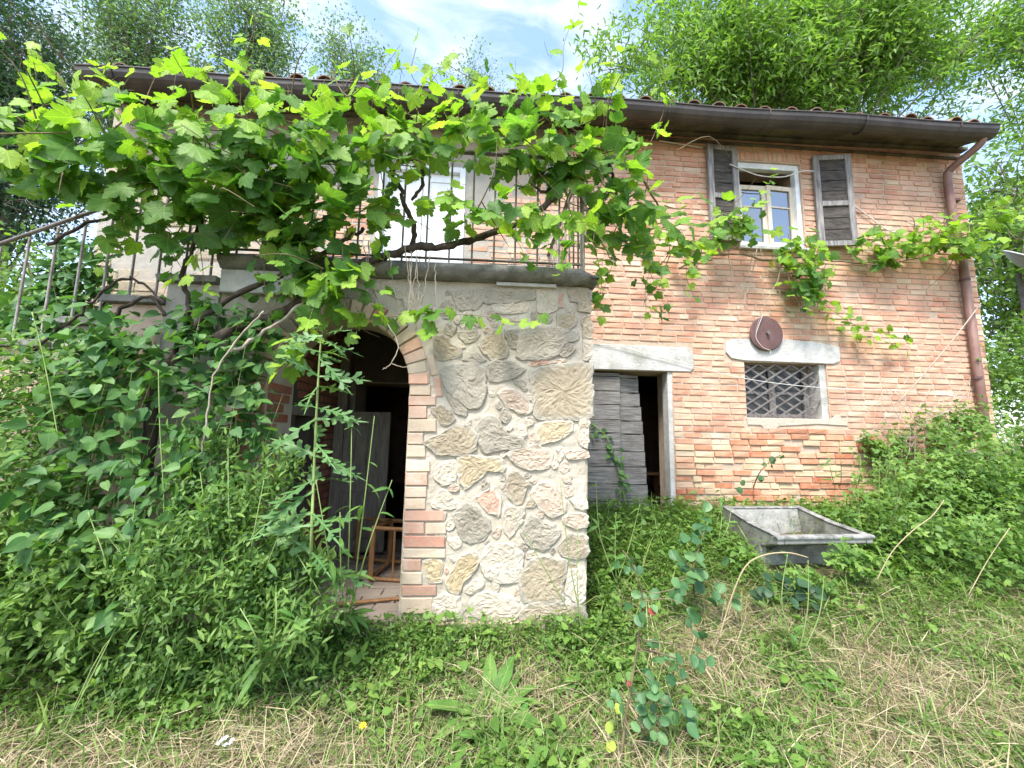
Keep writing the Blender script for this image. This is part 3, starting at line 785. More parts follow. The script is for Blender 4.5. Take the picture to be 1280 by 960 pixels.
# ---- plank door, standing ajar
pd = empty('plank_door', (1.05, YF + .1, .42), parent=house)
zp = .40
zs_ = [zp]
while zs_[-1] < 2.24: zs_.append(zs_[-1] + random.uniform(.145, .21))
zs_[-1] = 2.26
for k in range(len(zs_) - 1):
    a, b = zs_[k], zs_[k + 1] - .006
    def plank(xa, xb, za, zb, y, T=None):
        n_ = 9; V = []
        for yy in (y, y + .028):
            for zz, sg in ((za, 1), (zb, -1)):
                for q in range(n_):
                    t = q / (n_ - 1); x_ = xa + (xb - xa) * t
                    V.append((x_, yy + .004 * noise.noise(Vector((x_ * 6, zz * 3, 7))), zz + sg * .006 * (noise.noise(Vector((x_ * 9, zz * 5, 1))) + .3)))
        f = lambda yi, zi, q: (yi * 2 + zi) * n_ + q
        Fs = []
        for q in range(n_ - 1):
            Fs += [(f(0, 0, q), f(0, 0, q + 1), f(0, 1, q + 1), f(0, 1, q)), (f(1, 0, q), f(1, 1, q), f(1, 1, q + 1), f(1, 0, q + 1)), (f(0, 0, q), f(1, 0, q), f(1, 0, q + 1), f(0, 0, q + 1)), (f(0, 1, q), f(0, 1, q + 1), f(1, 1, q + 1), f(1, 1, q))]
        for q in (0, n_ - 1): Fs.append((f(0, 0, q), f(0, 1, q), f(1, 1, q), f(1, 0, q)))
        o = inst('plank', MB().add(V, Fs, random.random()).mesh('plank', 'door_wood'), pd, T)
    plank(1.01, 1.635 + random.uniform(-.006, .006), a, b, YF + .065 + random.uniform(-.006, .006))
    sh = .13 * (1 - (a - zp) / 1.86) ** 1.1 - .03
    T = Matrix.Translation((1.60, YF + .10, .4)) @ Matrix.Rotation(math.radians(9), 4, 'Z') @ Matrix.Translation((-1.60, -YF - .10, -.4))
    plank(1.60, 1.93 + sh + random.uniform(-.008, .008), a - .012, b - .012, YF + .10 + random.uniform(-.004, .004), T)

# ---- eaves, gutter, tiles, roof
YG = YF - .38
ZG = 5.475
def sag(x): return -.10 * (X1 - x) / (X1 - X0)
slope = .30
def roof_z(y): return 5.485 + (y - YG) * slope
_rv = [(X0 + .06, YG + .02, roof_z(YG)), (X1 - .14, YG + .02, roof_z(YG)), (X1 + .06, 7.4, roof_z(7.4)), (X0 - .2, 7.4, roof_z(7.4)), (X1 + .06, 10.4, roof_z(4.4)), (X0 - .2, 10.4, roof_z(4.4)),
               (X0 + .06, YG + .02, roof_z(YG) - .05), (X1 - .14, YG + .02, roof_z(YG) - .05), (X1 + .06, 7.4, roof_z(7.4) - .05), (X0 - .2, 7.4, roof_z(7.4) - .05), (X1 + .06, 10.4, roof_z(4.4) - .05), (X0 - .2, 10.4, roof_z(4.4) - .05)]
rf = MB().add([(x_, y_, z_ + sag(x_)) for x_, y_, z_ in _rv],
              [(0, 1, 2, 3), (3, 2, 4, 5), (6, 9, 8, 7), (9, 11, 10, 8), (0, 6, 7, 1), (1, 7, 8, 2), (2, 8, 10, 4), (5, 4, 10, 11), (5, 11, 9, 3), (3, 9, 6, 0)]).build('roof', 'eave', house)
def tile_mesh(seed, up):
    r = random.Random(seed)
    V, Fs = [], []
    n = 9
    for j, (y, rad) in enumerate(((0, .098), (.44, .080))):
        for rr in (rad, rad - .014):
            for k in range(n):
                a = math.pi * k / (n - 1)
                V.append((math.cos(a) * rr, y, (math.sin(a) * rr * .85) * (1 if up else -1)))
    o = lambda j, s, k: j * 2 * n + s * n + k
    for k in range(n - 1):
        Fs += [(o(0, 0, k), o(0, 0, k + 1), o(1, 0, k + 1), o(1, 0, k)), (o(0, 1, k), o(1, 1, k), o(1, 1, k + 1), o(0, 1, k + 1)), (o(0, 0, k), o(0, 1, k), o(0, 1, k + 1), o(0, 0, k + 1)), (o(1, 0, k), o(1, 0, k + 1), o(1, 1, k + 1), o(1, 1, k))]
    return mesh_np('roof_tile', V, F_list=Fs, mat='tile', smooth=False)
TU, TD = tile_mesh(1, True), tile_mesh(2, False)
x = X0 + .12
while x < X1 - .1:
    for row in range(2):
        y = YG - .05 + row * .36 + random.uniform(-.03, .03)
        tilt = math.atan(slope)
        T = Matrix.Translation((x + random.uniform(-.02, .02), y, roof_z(y) + .045 + row * .006 + sag(x))) @ Matrix.Rotation(random.uniform(-.06, .06), 4, 'Z') @ Matrix.Rotation(tilt, 4, 'X')
        inst('roof_tile', TU, rf, T)
        if row == 0:
            T = Matrix.Translation((x + .155, y + .02, roof_z(y) + .085 + sag(x))) @ Matrix.Rotation(tilt, 4, 'X')
            inst('roof_tile', TD, rf, T)
    x += .312
# soffit boards and cornice
k = 0
x = X0 + .08
while x < X1 - .2:
    w = min(.62, X1 - .10 - x)
    sv = [(x, YG + .06, 5.41), (x + w - .008, YG + .06, 5.41), (x + w - .008, YF + .05, 5.545), (x, YF + .05, 5.545), (x, YG + .06, 5.43), (x + w - .008, YG + .06, 5.43), (x + w - .008, YF + .05, 5.56), (x, YF + .05, 5.56)]
    MB().add([(a, b, c + sag(a)) for a, b, c in sv], [(0, 3, 2, 1), (4, 5, 6, 7), (0, 1, 5, 4), (1, 2, 6, 5), (2, 3, 7, 6), (3, 0, 4, 7)]).build('soffit_board', 'eave', house)
    x += .62
MB().add([(a, b, c + sag(a)) for a, b, c in ((X0 + .02, YF - .07, 5.47), (X1 + .03, YF - .07, 5.47), (X1 + .03, YF + .02, 5.47), (X0 + .02, YF + .02, 5.47), (X0 + .02, YF - .07, 5.515), (X1 + .03, YF - .07, 5.515), (X1 + .03, YF + .02, 5.515), (X0 + .02, YF + .02, 5.515))],
         [(0, 3, 2, 1), (4, 5, 6, 7), (0, 1, 5, 4), (1, 2, 6, 5), (2, 3, 7, 6), (3, 0, 4, 7)]).build('cornice', 'eave', house, bevel=.01)
gut = MB(); n = 9
prof = [(YG - .02 + .105 * math.cos(a), ZG - .105 * math.sin(a)) for a in np.linspace(math.pi, 2 * math.pi, n)]
prof = [(y, 2 * ZG - z if z > ZG else z) for y, z in prof]
prof = [(YG - .03 - .11 * math.cos(a), ZG - .01 - .130 * math.sin(a)) for a in np.linspace(0, math.pi, n)]
inner = [(YG - .03 - .104 * math.cos(a), ZG - .01 - .124 * math.sin(a)) for a in np.linspace(0, math.pi, n)]
xs_ = np.linspace(X0 + .03, X1 - .12, 24)
V, Fs = [], []
for i, x in enumerate(xs_):
    dz = .012 * math.sin(i * 1.1) + sag(x)
    V += [(x, y, z + dz) for y, z in prof] + [(x, y, z + dz) for y, z in inner]
for i in range(len(xs_) - 1):
    a, b = i * 2 * n, (i + 1) * 2 * n
    for k in range(n - 1):
        Fs += [(a + k, b + k, b + k + 1, a + k + 1), (a + n + k, a + n + k + 1, b + n + k + 1, b + n + k)]
    Fs += [(a, a + n, b + n, b), (a + n - 1, b + n - 1, b + 2 * n - 1, a + 2 * n - 1)]
for e in (0, (len(xs_) - 1) * 2 * n):
    Fs.append(tuple(e + k for k in range(n)))
gt = MB().add(V, Fs).build('gutter', 'gutter', house, smooth=False)
for x in np.arange(X0 + .4, X1, 1.25):
    MB().tube([(x, y + (y - YG + .03) * .04, z - .003 + sag(x)) for y, z in prof], .010, 5).build('bracket', 'gutter', gt)
gr_ = MB().tube([(x, YG - .140, ZG - .008 +   .012 * math.sin(i * 1.1) + sag(x)) for i, x in enumerate(xs_)], .011, 6).build('rim', 'gutter', gt, smooth=True)
# downpipe
dp = MB().tube(smooth_path([(6.27, YG - .03, 5.38), (6.27, YG + .02, 5.29), (6.18, YF - .12, 5.14), (6.16, YF - .075, 5.04), (6.17, YF - .07, 4.6), (6.23, YF - .07, 3.9)], 4), .045, 10).build('downpipe', 'pipe', house, smooth=True)
MB().tube([(6.23, YF - .07, 3.92), (6.25, YF - .07, 2.4), (6.26, YF - .07, .9)], .047, 10).build('lower_section', 'pipe', dp, smooth=True)
for z in (4.7, 3.6, 2.3):
    MB().tube([(6.23, YF - .07, z - .015), (6.23, YF - .07, z + .015)], .052, 10).build('bracket', 'rust', dp)

# ================================================================== porch with arch
XA0, XA1, ZS = -1.56, -.56, 1.84
RA, XC = .5, -1.06
porch = empty('porch', (-.6, 3.2, .1), parent=house)
YPM = YP + .018
def relief(x, z): return .010 * noise.noise(Vector((x * 5, z * 5, 3))) + .006 * noise.noise(Vector((x * 14, z * 14, 9))) + .003 * noise.noise(Vector((x * 40, z * 40, 2)))
ax = [XC - RA * math.cos(t) for t in np.linspace(0, math.pi, 29)]
cols = list(np.linspace(-1.95, XA0, 12)[:-1]) + ax + list(np.linspace(XA1, .79, 58)[1:])
NZ = 90
aw = MB()
V, Fs = [], []
for x in cols:
    inside = XA0 < x < XA1
    zb = ZS + math.sqrt(max(0, RA * RA - (x - XC) ** 2)) if XA0 - 1e-6 <= x <= XA1 + 1e-6 else 0.0
    for k in range(NZ + 1):
        z = zb + (2.64 - zb) * k / NZ
        xx = x - (.045 * (1 - z / 2.64) if x > .7 else 0)
        edge = min(1, (.79 - x) / .03) if x > .6 else 1
        V.append((xx, YPM + relief(x, z) * edge + (.012 * (1 - edge)), z))
def colz(i): return i * (NZ + 1)
nc = len(cols)
iA0, iA1 = 11, 11 + 28
# the piers reach the ground: give the two jamb columns their full height
for i in (iA0, iA1):
    for k in range(NZ + 1):
        V[colz(i) + k] = (cols[i], YPM + relief(cols[i], 2.64 * k / NZ), 2.64 * k / NZ)
for i in range(nc - 1):
    if iA0 <= i < iA1: continue
    for k in range(NZ): Fs.append((colz(i) + k, colz(i + 1) + k, colz(i + 1) + k + 1, colz(i) + k + 1))
o_ = len(V)
for i in range(iA0, iA1 + 1):                       # spandrel above the arch
    zb = ZS + math.sqrt(max(0, RA * RA - (cols[i] - XC) ** 2))
    for k in range(9):
        z = zb + (2.64 - zb) * k / 8
        V.append((cols[i], YPM + relief(cols[i], z), z))
for i in range(iA1 - iA0):
    for k in range(8): Fs.append((o_ + i * 9 + k, o_ + (i + 1) * 9 + k, o_ + (i + 1) * 9 + k + 1, o_ + i * 9 + k + 1))
def strip(pl, rev=False):                           # reveals going back into the porch
    o = len(V)
    for x, z in pl: V.extend([(x, YPM, z), (x, YPM + .38, z)])
    for i in range(len(pl) - 1): Fs.append((o + 2 * i, o + 2 * i + 1, o + 2 * i + 3, o + 2 * i + 2))
strip([(XA0, 0), (XA0, ZS)] + [(cols[i], ZS + math.sqrt(max(0, RA * RA - (cols[i] - XC) ** 2))) for i in range(iA0 + 1, iA1)] + [(XA1, ZS), (XA1, 0)])
strip([(.745, 0), (.79, 2.64)]); strip([(.79, 2.64), (-1.95, 2.64)]); strip([(-1.95, 2.64), (-1.95, 0)])
bk_ = [(-1.95, 0, XA0, 2.64), (XA1, 0, .77, 2.64)]
for xa, za, xb, zb in bk_:
    o = len(V); V.extend([(xa, YPM + .38, za), (xb, YPM + .38, za), (xb, YPM + .38, zb), (xa, YPM + .38, zb)]); Fs.append((o, o + 3, o + 2, o + 1))
o = len(V)
for i in range(iA0, iA1 + 1): V.extend([(cols[i], YPM + .38, ZS + math.sqrt(max(0, RA * RA - (cols[i] - XC) ** 2))), (cols[i], YPM + .38, 2.64)])
for i in range(iA1 - iA0): Fs.append((o + 2 * i, o + 2 * i + 1, o + 2 * i + 3, o + 2 * i + 2))
me = mesh_np('arch_wall', V, F_list=Fs, mat='mortar_pale')
arch = inst('arch_wall', me, house)
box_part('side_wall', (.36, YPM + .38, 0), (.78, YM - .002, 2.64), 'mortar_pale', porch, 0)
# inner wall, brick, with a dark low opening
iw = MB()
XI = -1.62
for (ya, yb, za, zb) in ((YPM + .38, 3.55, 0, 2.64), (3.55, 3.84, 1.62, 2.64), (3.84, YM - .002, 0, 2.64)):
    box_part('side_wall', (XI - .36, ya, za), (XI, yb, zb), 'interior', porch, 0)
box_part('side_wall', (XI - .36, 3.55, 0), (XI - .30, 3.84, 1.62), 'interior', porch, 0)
box_part('timber_lintel', (XI - .2, 3.46, 1.62), (XI + .03, 4.32, 1.70), 'grey_door', porch, .006)
sb = MB()
k = 0
z = .22
while z < 2.55:
    y = YPM + .0 - random.uniform(0, .1)
    while y < YM - .05:
        L = random.choice((.24, .24, .12)); ya, yb = max(y, YPM + .004), min(y + L - .012, YM - .01)
        blocked = ya < 3.86 and yb > 3.53 and z < 1.72
        jamb_zone = yb < YPM + .37
        if yb - ya > .04 and not blocked and not (ya < YPM + .38 < yb):
            xf = (XA0 if jamb_zone else XI) + random.uniform(.004, .014)
            if not (jamb_zone and z > ZS):
                sb.add([(xf - .03, ya, z), (xf, ya, z), (xf, yb, z), (xf - .03, yb, z), (xf - .03, ya, z + .06), (xf, ya, z + .06), (xf, yb, z + .06), (xf - .03, yb, z + .06)], [(0, 3, 2, 1), (4, 5, 6, 7), (0, 1, 5, 4), (1, 2, 6, 5), (2, 3, 7, 6)], random.random())
        y += L
    z += .074
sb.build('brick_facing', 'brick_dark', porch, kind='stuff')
# paved floor
pf = box_part('porch_floor', (XI - .02, YP - .02, .0), (.37, YM, .195), 'mortar', porch, 0)
y = YP - .10
r_ = 0
while y < YM - .05:
    x = -1.60 - (.13 if r_ % 2 else 0)
    while x < -.30:
        xa, xb = max(x, -1.57 if y < 3.34 else -1.61), x + .27
        if y < 3.34: xb = min(xb, -.57)
        if xb - xa > .05: MB().box((xa + .006, y + .006, .12), (xb - .006, y + .134, .212 + random.uniform(-.008, .008))).build('paver', 'paver', pf, bevel=.006)
        x += .27
    y += .14; r_ += 1
# inner door, grey boards
idr = empty('inner_door', (-1.6, 4.38, .25), parent=house)
T = Matrix.Translation((-1.60, 4.40, 0)) @ Matrix.Rotation(.05, 4, 'Z') @ Matrix.Translation((1.60, -4.40, 0))
def dpart(name, a, b, ya, yb, mat='grey_door'):
    o = inst(name, MB().box((a[0], ya, a[1]), (b[0], yb, b[1])).mesh(name, mat), idr, T)
    bv = o.modifiers.new('bevel', 'BEVEL'); bv.width = .004; bv.segments = 1
for a, b in (((-1.60, .25), (-1.50, 1.70)), ((-1.12, .25), (-1.02, 1.70)),):
    dpart('stile', a, b, 4.38, 4.42)
for za, zb in ((.25, .38), (.86, 1.02), (1.56, 1.70)):
    dpart('rail', (-1.50, za), (-1.12, zb), 4.382, 4.418)
for za, zb in ((.38, .86), (1.02, 1.56)):
    for q in range(3):
        dpart('panel', (-1.50 + q * .127, za), (-1.50 + (q + 1) * .127 - .003, zb), 4.402, 4.412)
box_part('shade_sheet', (XI + .01, YM - .03, 2.06), (.355, YM - .004, 2.635), 'interior', porch, 0)  # dark sheets added over back wall and ceiling to deepen the porch shade
box_part('shade_sheet', (-.49, YM - .03, .2), (.355, YM - .004, 2.055), 'interior', porch, 0)
box_part('shade_sheet', (XI + .01, YPM + .39, 2.615), (.355, YM - .04, 2.64), 'interior', porch, 0)
box_part('timber_post', (-1.60, 4.44, .2), (-1.50, 4.54, 2.5), 'grey_door', porch, .006)

# ---- stones of the pillar, outlines read from the photograph's wall plane
SA, SB = 4.173, 3.692
def pa(q): return [(500 + x / SA, 330 + y / SA) for x, y in q]
def pb_(q): return [(490 + x / SB, 540 + y / SB) for x, y in q]
STONES = [
 ('stone_grey', .030, pa([(415,130),(690,115),(692,185),(560,205),(460,205),(420,165)])),
 ('stone_grey', .028, pa([(270,160),(340,130),(400,150),(425,200),(395,235),(310,240)])),
 ('stone_pale', .020, pa([(480,215),(665,200),(685,245),(600,262),(500,258)])),
 ('stone_pale', .022, pa([(715,130),(818,130),(818,235),(760,258),(715,250)])),
 ('brick_red', .020, pa([(822,155),(848,150),(850,228),(825,232)])),
 ('stone_tan', .030, pa([(880,140),(993,140),(995,198),(890,200)])),
 ('stone_tan', .036, pa([(920,206),(997,205),(992,262),(930,240)])),
 ('stone_tan', .024, pa([(820,265),(915,262),(920,310),(880,345),(825,335)])),
 ('stone_tan', .030, pa([(945,285),(990,268),(1000,330),(995,393),(955,390)])),
 ('stone_pale', .030, pa([(950,400),(998,400),(995,490),(960,505)])),
 ('stone_grey', .036, pa([(640,350),(720,335),(830,340),(915,370),(910,400),(845,418),(818,468),(780,490),(690,495),(625,490),(622,440)])),
 ('stone_grey', .024, pa([(822,472),(852,424),(905,415),(910,450),(870,485)])),
 ('stone_grey', .022, pa([(540,350),(615,342),(632,370),(610,440),(575,440)])),
 ('stone_tan', .026, pa([(415,440),(440,385),(505,345),(532,370),(558,440),(550,485),(480,495)])),
 ('stone_grey', .024, pa([(300,355),(400,335),(420,370),(380,410),(340,415)])),
 ('stone_tan', .028, pa([(185,380),(230,370),(310,450),(310,480),(215,505),(185,470)])),
 ('stone_grey', .020, pa([(325,505),(400,460),(412,480),(450,505),(400,518)])),
 ('stone_grey', .040, pa([(220,570),(250,545),(330,530),(400,530),(435,560),(440,640),(435,700),(400,745),(350,735),(290,690),(250,650)])),
 ('stone_grey', .034, pa([(447,530),(500,510),(590,510),(620,545),(655,545),(600,590),(530,610),(470,610)])),
 ('brick_red', .016, pa([(670,507),(780,500),(780,525),(680,533)])),
 ('stone_pink', .014, pa([(785,500),(870,495),(860,513),(790,520)])),
 ('stone_tan', .026, pa([(692,580),(760,545),(900,528),(985,535),(990,780),(960,800),(720,800),(705,740)])),
 ('stone_pink', .034, pa([(515,680),(560,650),(610,660),(660,710),(685,740),(670,780),(620,775),(550,730)])),
 ('stone_pale', .014, pa([(457,650),(490,650),(495,690),(460,688)])),
 ('stone_grey', .024, pa([(225,650),(260,665),(350,760),(345,790),(300,780),(250,710)])),
 ('stone_grey', .020, pa([(592,605),(640,602),(668,650),(640,665)])),
 ('stone_tan', .030, pa([(165,750),(210,740),(260,770),(285,810),(255,840),(215,830)])),
 ('stone_ochre', .028, pa([(717,850),(740,825),(890,822),(895,870),(830,915),(745,935),(720,920)])),
 ('stone_pale', .024, pa([(935,820),(985,805),(985,930),(930,925)])),
 ('stone_pink', .014, pa([(675,880),(708,880),(704,935),(680,930)])),
 ('stone_tan', .036, pb_([(155,45),(250,0),(300,-35),(350,-25),(382,20),(378,80),(340,105),(220,103),(170,65)])),
 ('stone_grey', .038, pb_([(398,-20),(440,-70),(480,-60),(520,0),(600,40),(622,70),(560,75),(480,80),(440,98),(410,60)])),
 ('stone_pink', .030, pb_([(535,100),(580,78),(660,65),(720,85),(735,120),(720,160),(640,175),(560,135)])),
 ('stone_ochre', .028, pb_([(308,115),(380,112),(490,125),(515,165),(500,190),(440,175),(420,200),(400,215),(340,260),(312,220)])),
 ('stone_pale', .020, pb_([(200,180),(230,140),(295,130),(298,230),(230,245),(200,215)])),
 ('stone_tan', .030, pb_([(530,230),(545,182),(580,187),(640,245),(615,255),(600,325),(565,330),(540,290)])),
 ('stone_pink', .030, pb_([(645,285),(680,240),(740,240),(775,280),(800,320),(795,360),(740,390),(690,355)])),
 ('brick_red', .022, pb_([(390,300),(470,257),(500,320),(490,388),(440,360)])),
 ('stone_pale', .020, pb_([(185,330),(220,268),(270,290),(315,340),(270,355),(185,352)])),
 ('stone_grey', .028, pb_([(285,385),(330,337),(380,342),(455,435),(420,490),(360,508),(310,470)])),
 ('stone_pale', .024, pb_([(510,375),(530,335),(610,352),(600,410),(540,490),(515,440)])),
 ('stone_pink', .018, pb_([(455,475),(490,432),(505,470),(480,497)])),
 ('stone_grey', .030, pb_([(600,470),(640,390),(740,432),(775,465),(740,510),(700,545),(630,520)])),
 ('stone_pink', .026, pb_([(785,397),(820,377),(900,377),(900,435),(850,445),(800,425)])),
 ('stone_tan', .034, pb_([(775,520),(810,472),(890,478),(905,530),(895,570),(840,585),(780,560)])),
 ('stone_pink', .026, pb_([(803,87),(903,88),(905,120),(815,130)])),
 ('stone_pale', .024, pb_([(857,0),(905,-10),(905,72),(872,68)])),
 ('stone_pale', .020, pb_([(757,82),(788,64),(793,110),(770,143)])),
 ('stone_ochre', .028, pb_([(245,700),(310,577),(370,557),(405,582),(380,640),(330,688),(310,743),(270,733)])),
 ('stone_ochre', .018, pb_([(142,600),(200,577),(235,610),(225,693),(172,690)])),
 ('stone_tan', .036, pb_([(600,660),(640,600),(700,577),(790,592),(803,640),(780,700),(785,768),(700,778),(620,775),(600,710)])),
 ('stone_pale', .030, pb_([(815,640),(888,628),(893,760),(860,788),(800,730)])),
 ('stone_pale', .028, pb_([(412,600),(450,522),(560,522),(598,570),(580,680),(500,690),(430,660)])),
 ('stone_pale', .026, pb_([(365,790),(405,747),(470,742),(560,772),(590,830),(540,870),(440,870),(372,830)])),
 ('stone_tan', .040, pb_([(602,830),(640,792),(760,787),(860,802),(883,850),(860,900),(700,925),(620,890)])),
 ('stone_pale', .024, pb_([(182,780),(250,742),(308,762),(318,850),(240,860),(192,830)])),
 ('stone_pale', .020, pb_([(338,720),(390,672),(428,690),(400,738),(350,750)])),
 ('stone_pale', .016, pb_([(252,500),(300,482),(325,528),(280,545)])),
 ('stone_dark', .016, pb_([(725,555),(745,527),(757,540),(740,568)])),
 ('brick_red', .014, pb_([(240,627),(262,617),(262,650),(243,655)])),
 ('stone_pale', .024, pb_([(820,310),(893,292),(898,358),(840,350)])),
 ('stone_pink', .018, pb_([(790,250),(830,247),(840,290),(800,300)])),
 ('stone_pale', .022, [(468,352),(511,351),(511,370),(498,374),(484,366),(468,361)]),
 ('stone_pale', .020, [(500,360),(520,362),(528,372),(520,392),(508,384)]),
 ('stone_tan', .020, [(436,372),(462,366),(470,380),(452,390),(438,388)]),
 ('stone_grey', .022, [(300,372),(352,372),(356,392),(338,404),(302,400)]),
 ('stone_tan', .024, [(362,366),(428,364),(430,380),(396,388),(362,386)]),
 ('stone_tan', .022, [(300,408),(334,408),(322,440),(302,440)]),
]
def stone(mat, h, poly, parent, Y=YPM):
    pts = [P(px, py, Y)[[0, 2]] for px, py in poly]
    per = []
    for i in range(len(pts)):                       # walk round the outline
        a, b = pts[i], pts[(i + 1) % len(pts)]
        m = max(2, int(np.linalg.norm(b - a) / .022))
        for k in range(m): per.append(a + (b - a) * k / m)
    per = np.array(per)
    per = .18 * np.roll(per, 1, 0) + .64 * per + .18 * np.roll(per, -1, 0)
    c = per.mean(0); size = np.ptp(per, axis=0).max()
    V, Fs, N, E_ = [], [], len(per), []
    sd = random.uniform(0, 100)
    rings = [(1.19, -.3), (1.16, .05), (1.14, .55), (1.115, .85), (1.06, .98), (.96, 1.0), (.86, 1.0), (.75, 1.0), (.64, 1.02), (.52, 1.02), (.4, 1.02), (.26, 1.0), (.12, 1.0)]
    h = h * .58
    for s, hh in rings:
        for p in per:
            q = c + (p - c) * s
            nz = noise.noise(Vector((q[0] * 14, q[1] * 14, sd)))
            n2 = noise.noise(Vector((q[0] * 45, q[1] * 45, sd + 5)))
            jit = (.012 * n2 + .010 * nz) * (1 if s > .9 else .5 if s > .7 else 0)
            d = h * hh * (1 + .30 * nz) + (.0075 * n2 + .005 * noise.noise(Vector((q[0] * 110, q[1] * 110, sd)))) * min(1, hh * 1.5) if hh > 0 else -.012
            V.append((q[0] + jit, Y - d, q[1] + jit)); E_.append(1.0 if s > 1.15 else .85 if s > 1.13 else .55 if s > 1.1 else .4 if s > 1 else .25 if s > .9 else .1 if s > .8 else 0.0)
    V.append((c[0], Y - h * 1.1, c[1]))
    for j in range(len(rings) - 1):
        for k in range(N):
            Fs.append((j * N + k, j * N + (k + 1) % N, (j + 1) * N + (k + 1) % N, (j + 1) * N + k))
    for k in range(N): Fs.append(((len(rings) - 1) * N + k, (len(rings) - 1) * N + (k + 1) % N, len(V) - 1))
    o = MB().add(V, Fs).build('stone' if 'stone' in mat else 'brick', mat, parent, smooth=False)
    at = o.data.attributes.new('edge', 'FLOAT', 'POINT'); at.data.foreach_set('value', np.array(E_ + [0.0], np.float32))
    return o
for s_ in STONES: stone(*s_, arch)
# small packing stones wedged into the joints
outl_pts = np.concatenate([np.array([(lambda a, b: a + (b - a) * t)(P(*q[i], YPM)[[0, 2]], P(*q[(i + 1) % len(q)], YPM)[[0, 2]]) for i in range(len(q)) for t in np.linspace(0, 1, 9)[:-1]]) for _, _, q in STONES])
inner_pts = np.concatenate([np.array([P(*q[i], YPM)[[0, 2]] * f + np.mean([P(*v, YPM)[[0, 2]] for v in q], 0) * (1 - f) for i in range(len(q)) for f in (.0, .25, .5, .75)]) for _, _, q in STONES])
taken = np.concatenate([outl_pts, inner_pts])
def back_to_px(x, z):
    v = np.array([x, YPM, z - 1.5]); d = v @ FW
    return 640 + F_PX * (v @ RT) / d, 480 - F_PX * (v @ UP) / d
packed = 0
for _ in range(9000):
    x_, z_ = rng.uniform(-.32, .74), rng.uniform(.2, 2.56)
    if z_ > 1.75 and x_ < -.20 - .25 * (z_ - 1.75): continue
    d = np.sqrt(((taken - (x_, z_)) ** 2).sum(1)).min()
    d = min(d, .77 - x_)
    if d < .030 or packed > 60: continue
    rad = min(d * .92, .07)
    m_ = int(rng.integers(5, 8)); a0 = rng.uniform(0, 6.28); el = rng.uniform(.75, 1.25)
    ring = [(x_ + math.cos(a0 + 6.283 * k / m_) * rad * rng.uniform(.75, 1.05) * el, z_ + math.sin(a0 + 6.283 * k / m_) * rad * rng.uniform(.75, 1.05) / el) for k in range(m_)]
    stone(random.choice(['stone_pale', 'stone_pale', 'stone_tan', 'stone_grey', 'stone_pink']), .018, [back_to_px(*q) for q in ring], arch)
    taken = np.concatenate([taken, np.array(ring), np.array([(x_, z_)])]); packed += 1

def arch_brick(quad, mat, h=.016):                  # quad in pixels
    p = [P(x, y, YPM)[[0, 2]] for x, y in quad]
    c = sum(p) / 4
    r = lambda a: random.uniform(-a, a)
    V = [(q[0], YPM + .06, q[1]) for q in p] + [(q[0], YPM - h * .6 + r(.003), q[1]) for q in p] + [((c + (q - c) * .95)[0], YPM - h + r(.004), (c + (q - c) * .90)[1]) for q in p]
    Fs = [(a + k, a + (k + 1) % 4, a + 4 + (k + 1) % 4, a + 4 + k) for a in (0, 4) for k in range(4)] + [(8, 9, 10, 11)]
    MB().add(V, [f[::-1] for f in Fs]).build('brick', mat, arch)
def rq(x0, x1, y0, y1): return [(x0, y0), (x1, y0), (x1, y1), (x0, y1)]
for x0, x1, y0, y1 in ((47,155,558,622),(52,160,628,685),(46,188,690,738),(48,140,743,805),(44,190,811,875),(42,122,882,940)):
    arch_brick(pa(rq(x0, x1, y0, y1)), 'brick_arch')
for x0, x1, y0, y1, m in ((72,145,8,55,0),(69,155,62,115,0),(66,175,130,182,0),(63,165,187,245,0),(61,160,252,300,0),(60,155,306,355,0),(57,240,362,408,1),(56,150,416,468,0),(158,250,418,468,0),(54,246,478,530,1),(51,246,537,578,0),(50,135,586,638,0),(47,140,646,700,0),(45,206,706,752,1),(42,188,762,836,0)):
    arch_brick(pb_(rq(x0, x1, y0, y1)), 'brick_red' if m else 'brick_arch')
arch_brick(pa([(146,486),(178,480),(200,580),(166,586)]), 'brick_arch', .012)
arch_brick(pa([(176,592),(208,590),(222,690),(190,695)]), 'brick_arch', .012)
def voussoir(a0, a1, r0, r1, mat):
    q = [(XC + r * math.cos(a), ZS + r * math.sin(a)) for r, a in ((r0, a0), (r1, a0 + .004), (r1, a1 - .004), (r0, a1))]
    V = [(x, YPM + .06, z) for x, z in q] + [(x, YPM - .012, z) for x, z in q]
    cx, cz = sum(x for x, z in q) / 4, sum(z for x, z in q) / 4
    dy = random.uniform(-.006, .006)
    V += [(cx + (x - cx) * .92, YPM - .022 + dy, cz + (z - cz) * .9) for x, z in q]
    Fs = [(a + k, a + (k + 1) % 4, a + 4 + (k + 1) % 4, a + 4 + k) for a in (0, 4) for k in range(4)] + [(8, 9, 10, 11)]
    MB().add(V, [f for f in Fs]).build('brick', mat, arch)
z = .2
while z < 1.80:
    x = -1.80 + random.uniform(0, .06)
    while x < XA0 - .02:
        L = random.choice((.24, .12)); xb = min(x + L, XA0)
        if xb - x > .04:
            m4 = Matrix.Translation((x, YPM - .014 + random.uniform(-.003, .004), z)) @ Matrix.Diagonal((xb - x - .012, .07, .062, 1))
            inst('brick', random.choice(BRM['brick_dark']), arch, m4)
        x += L
    z += .0745
na = 21
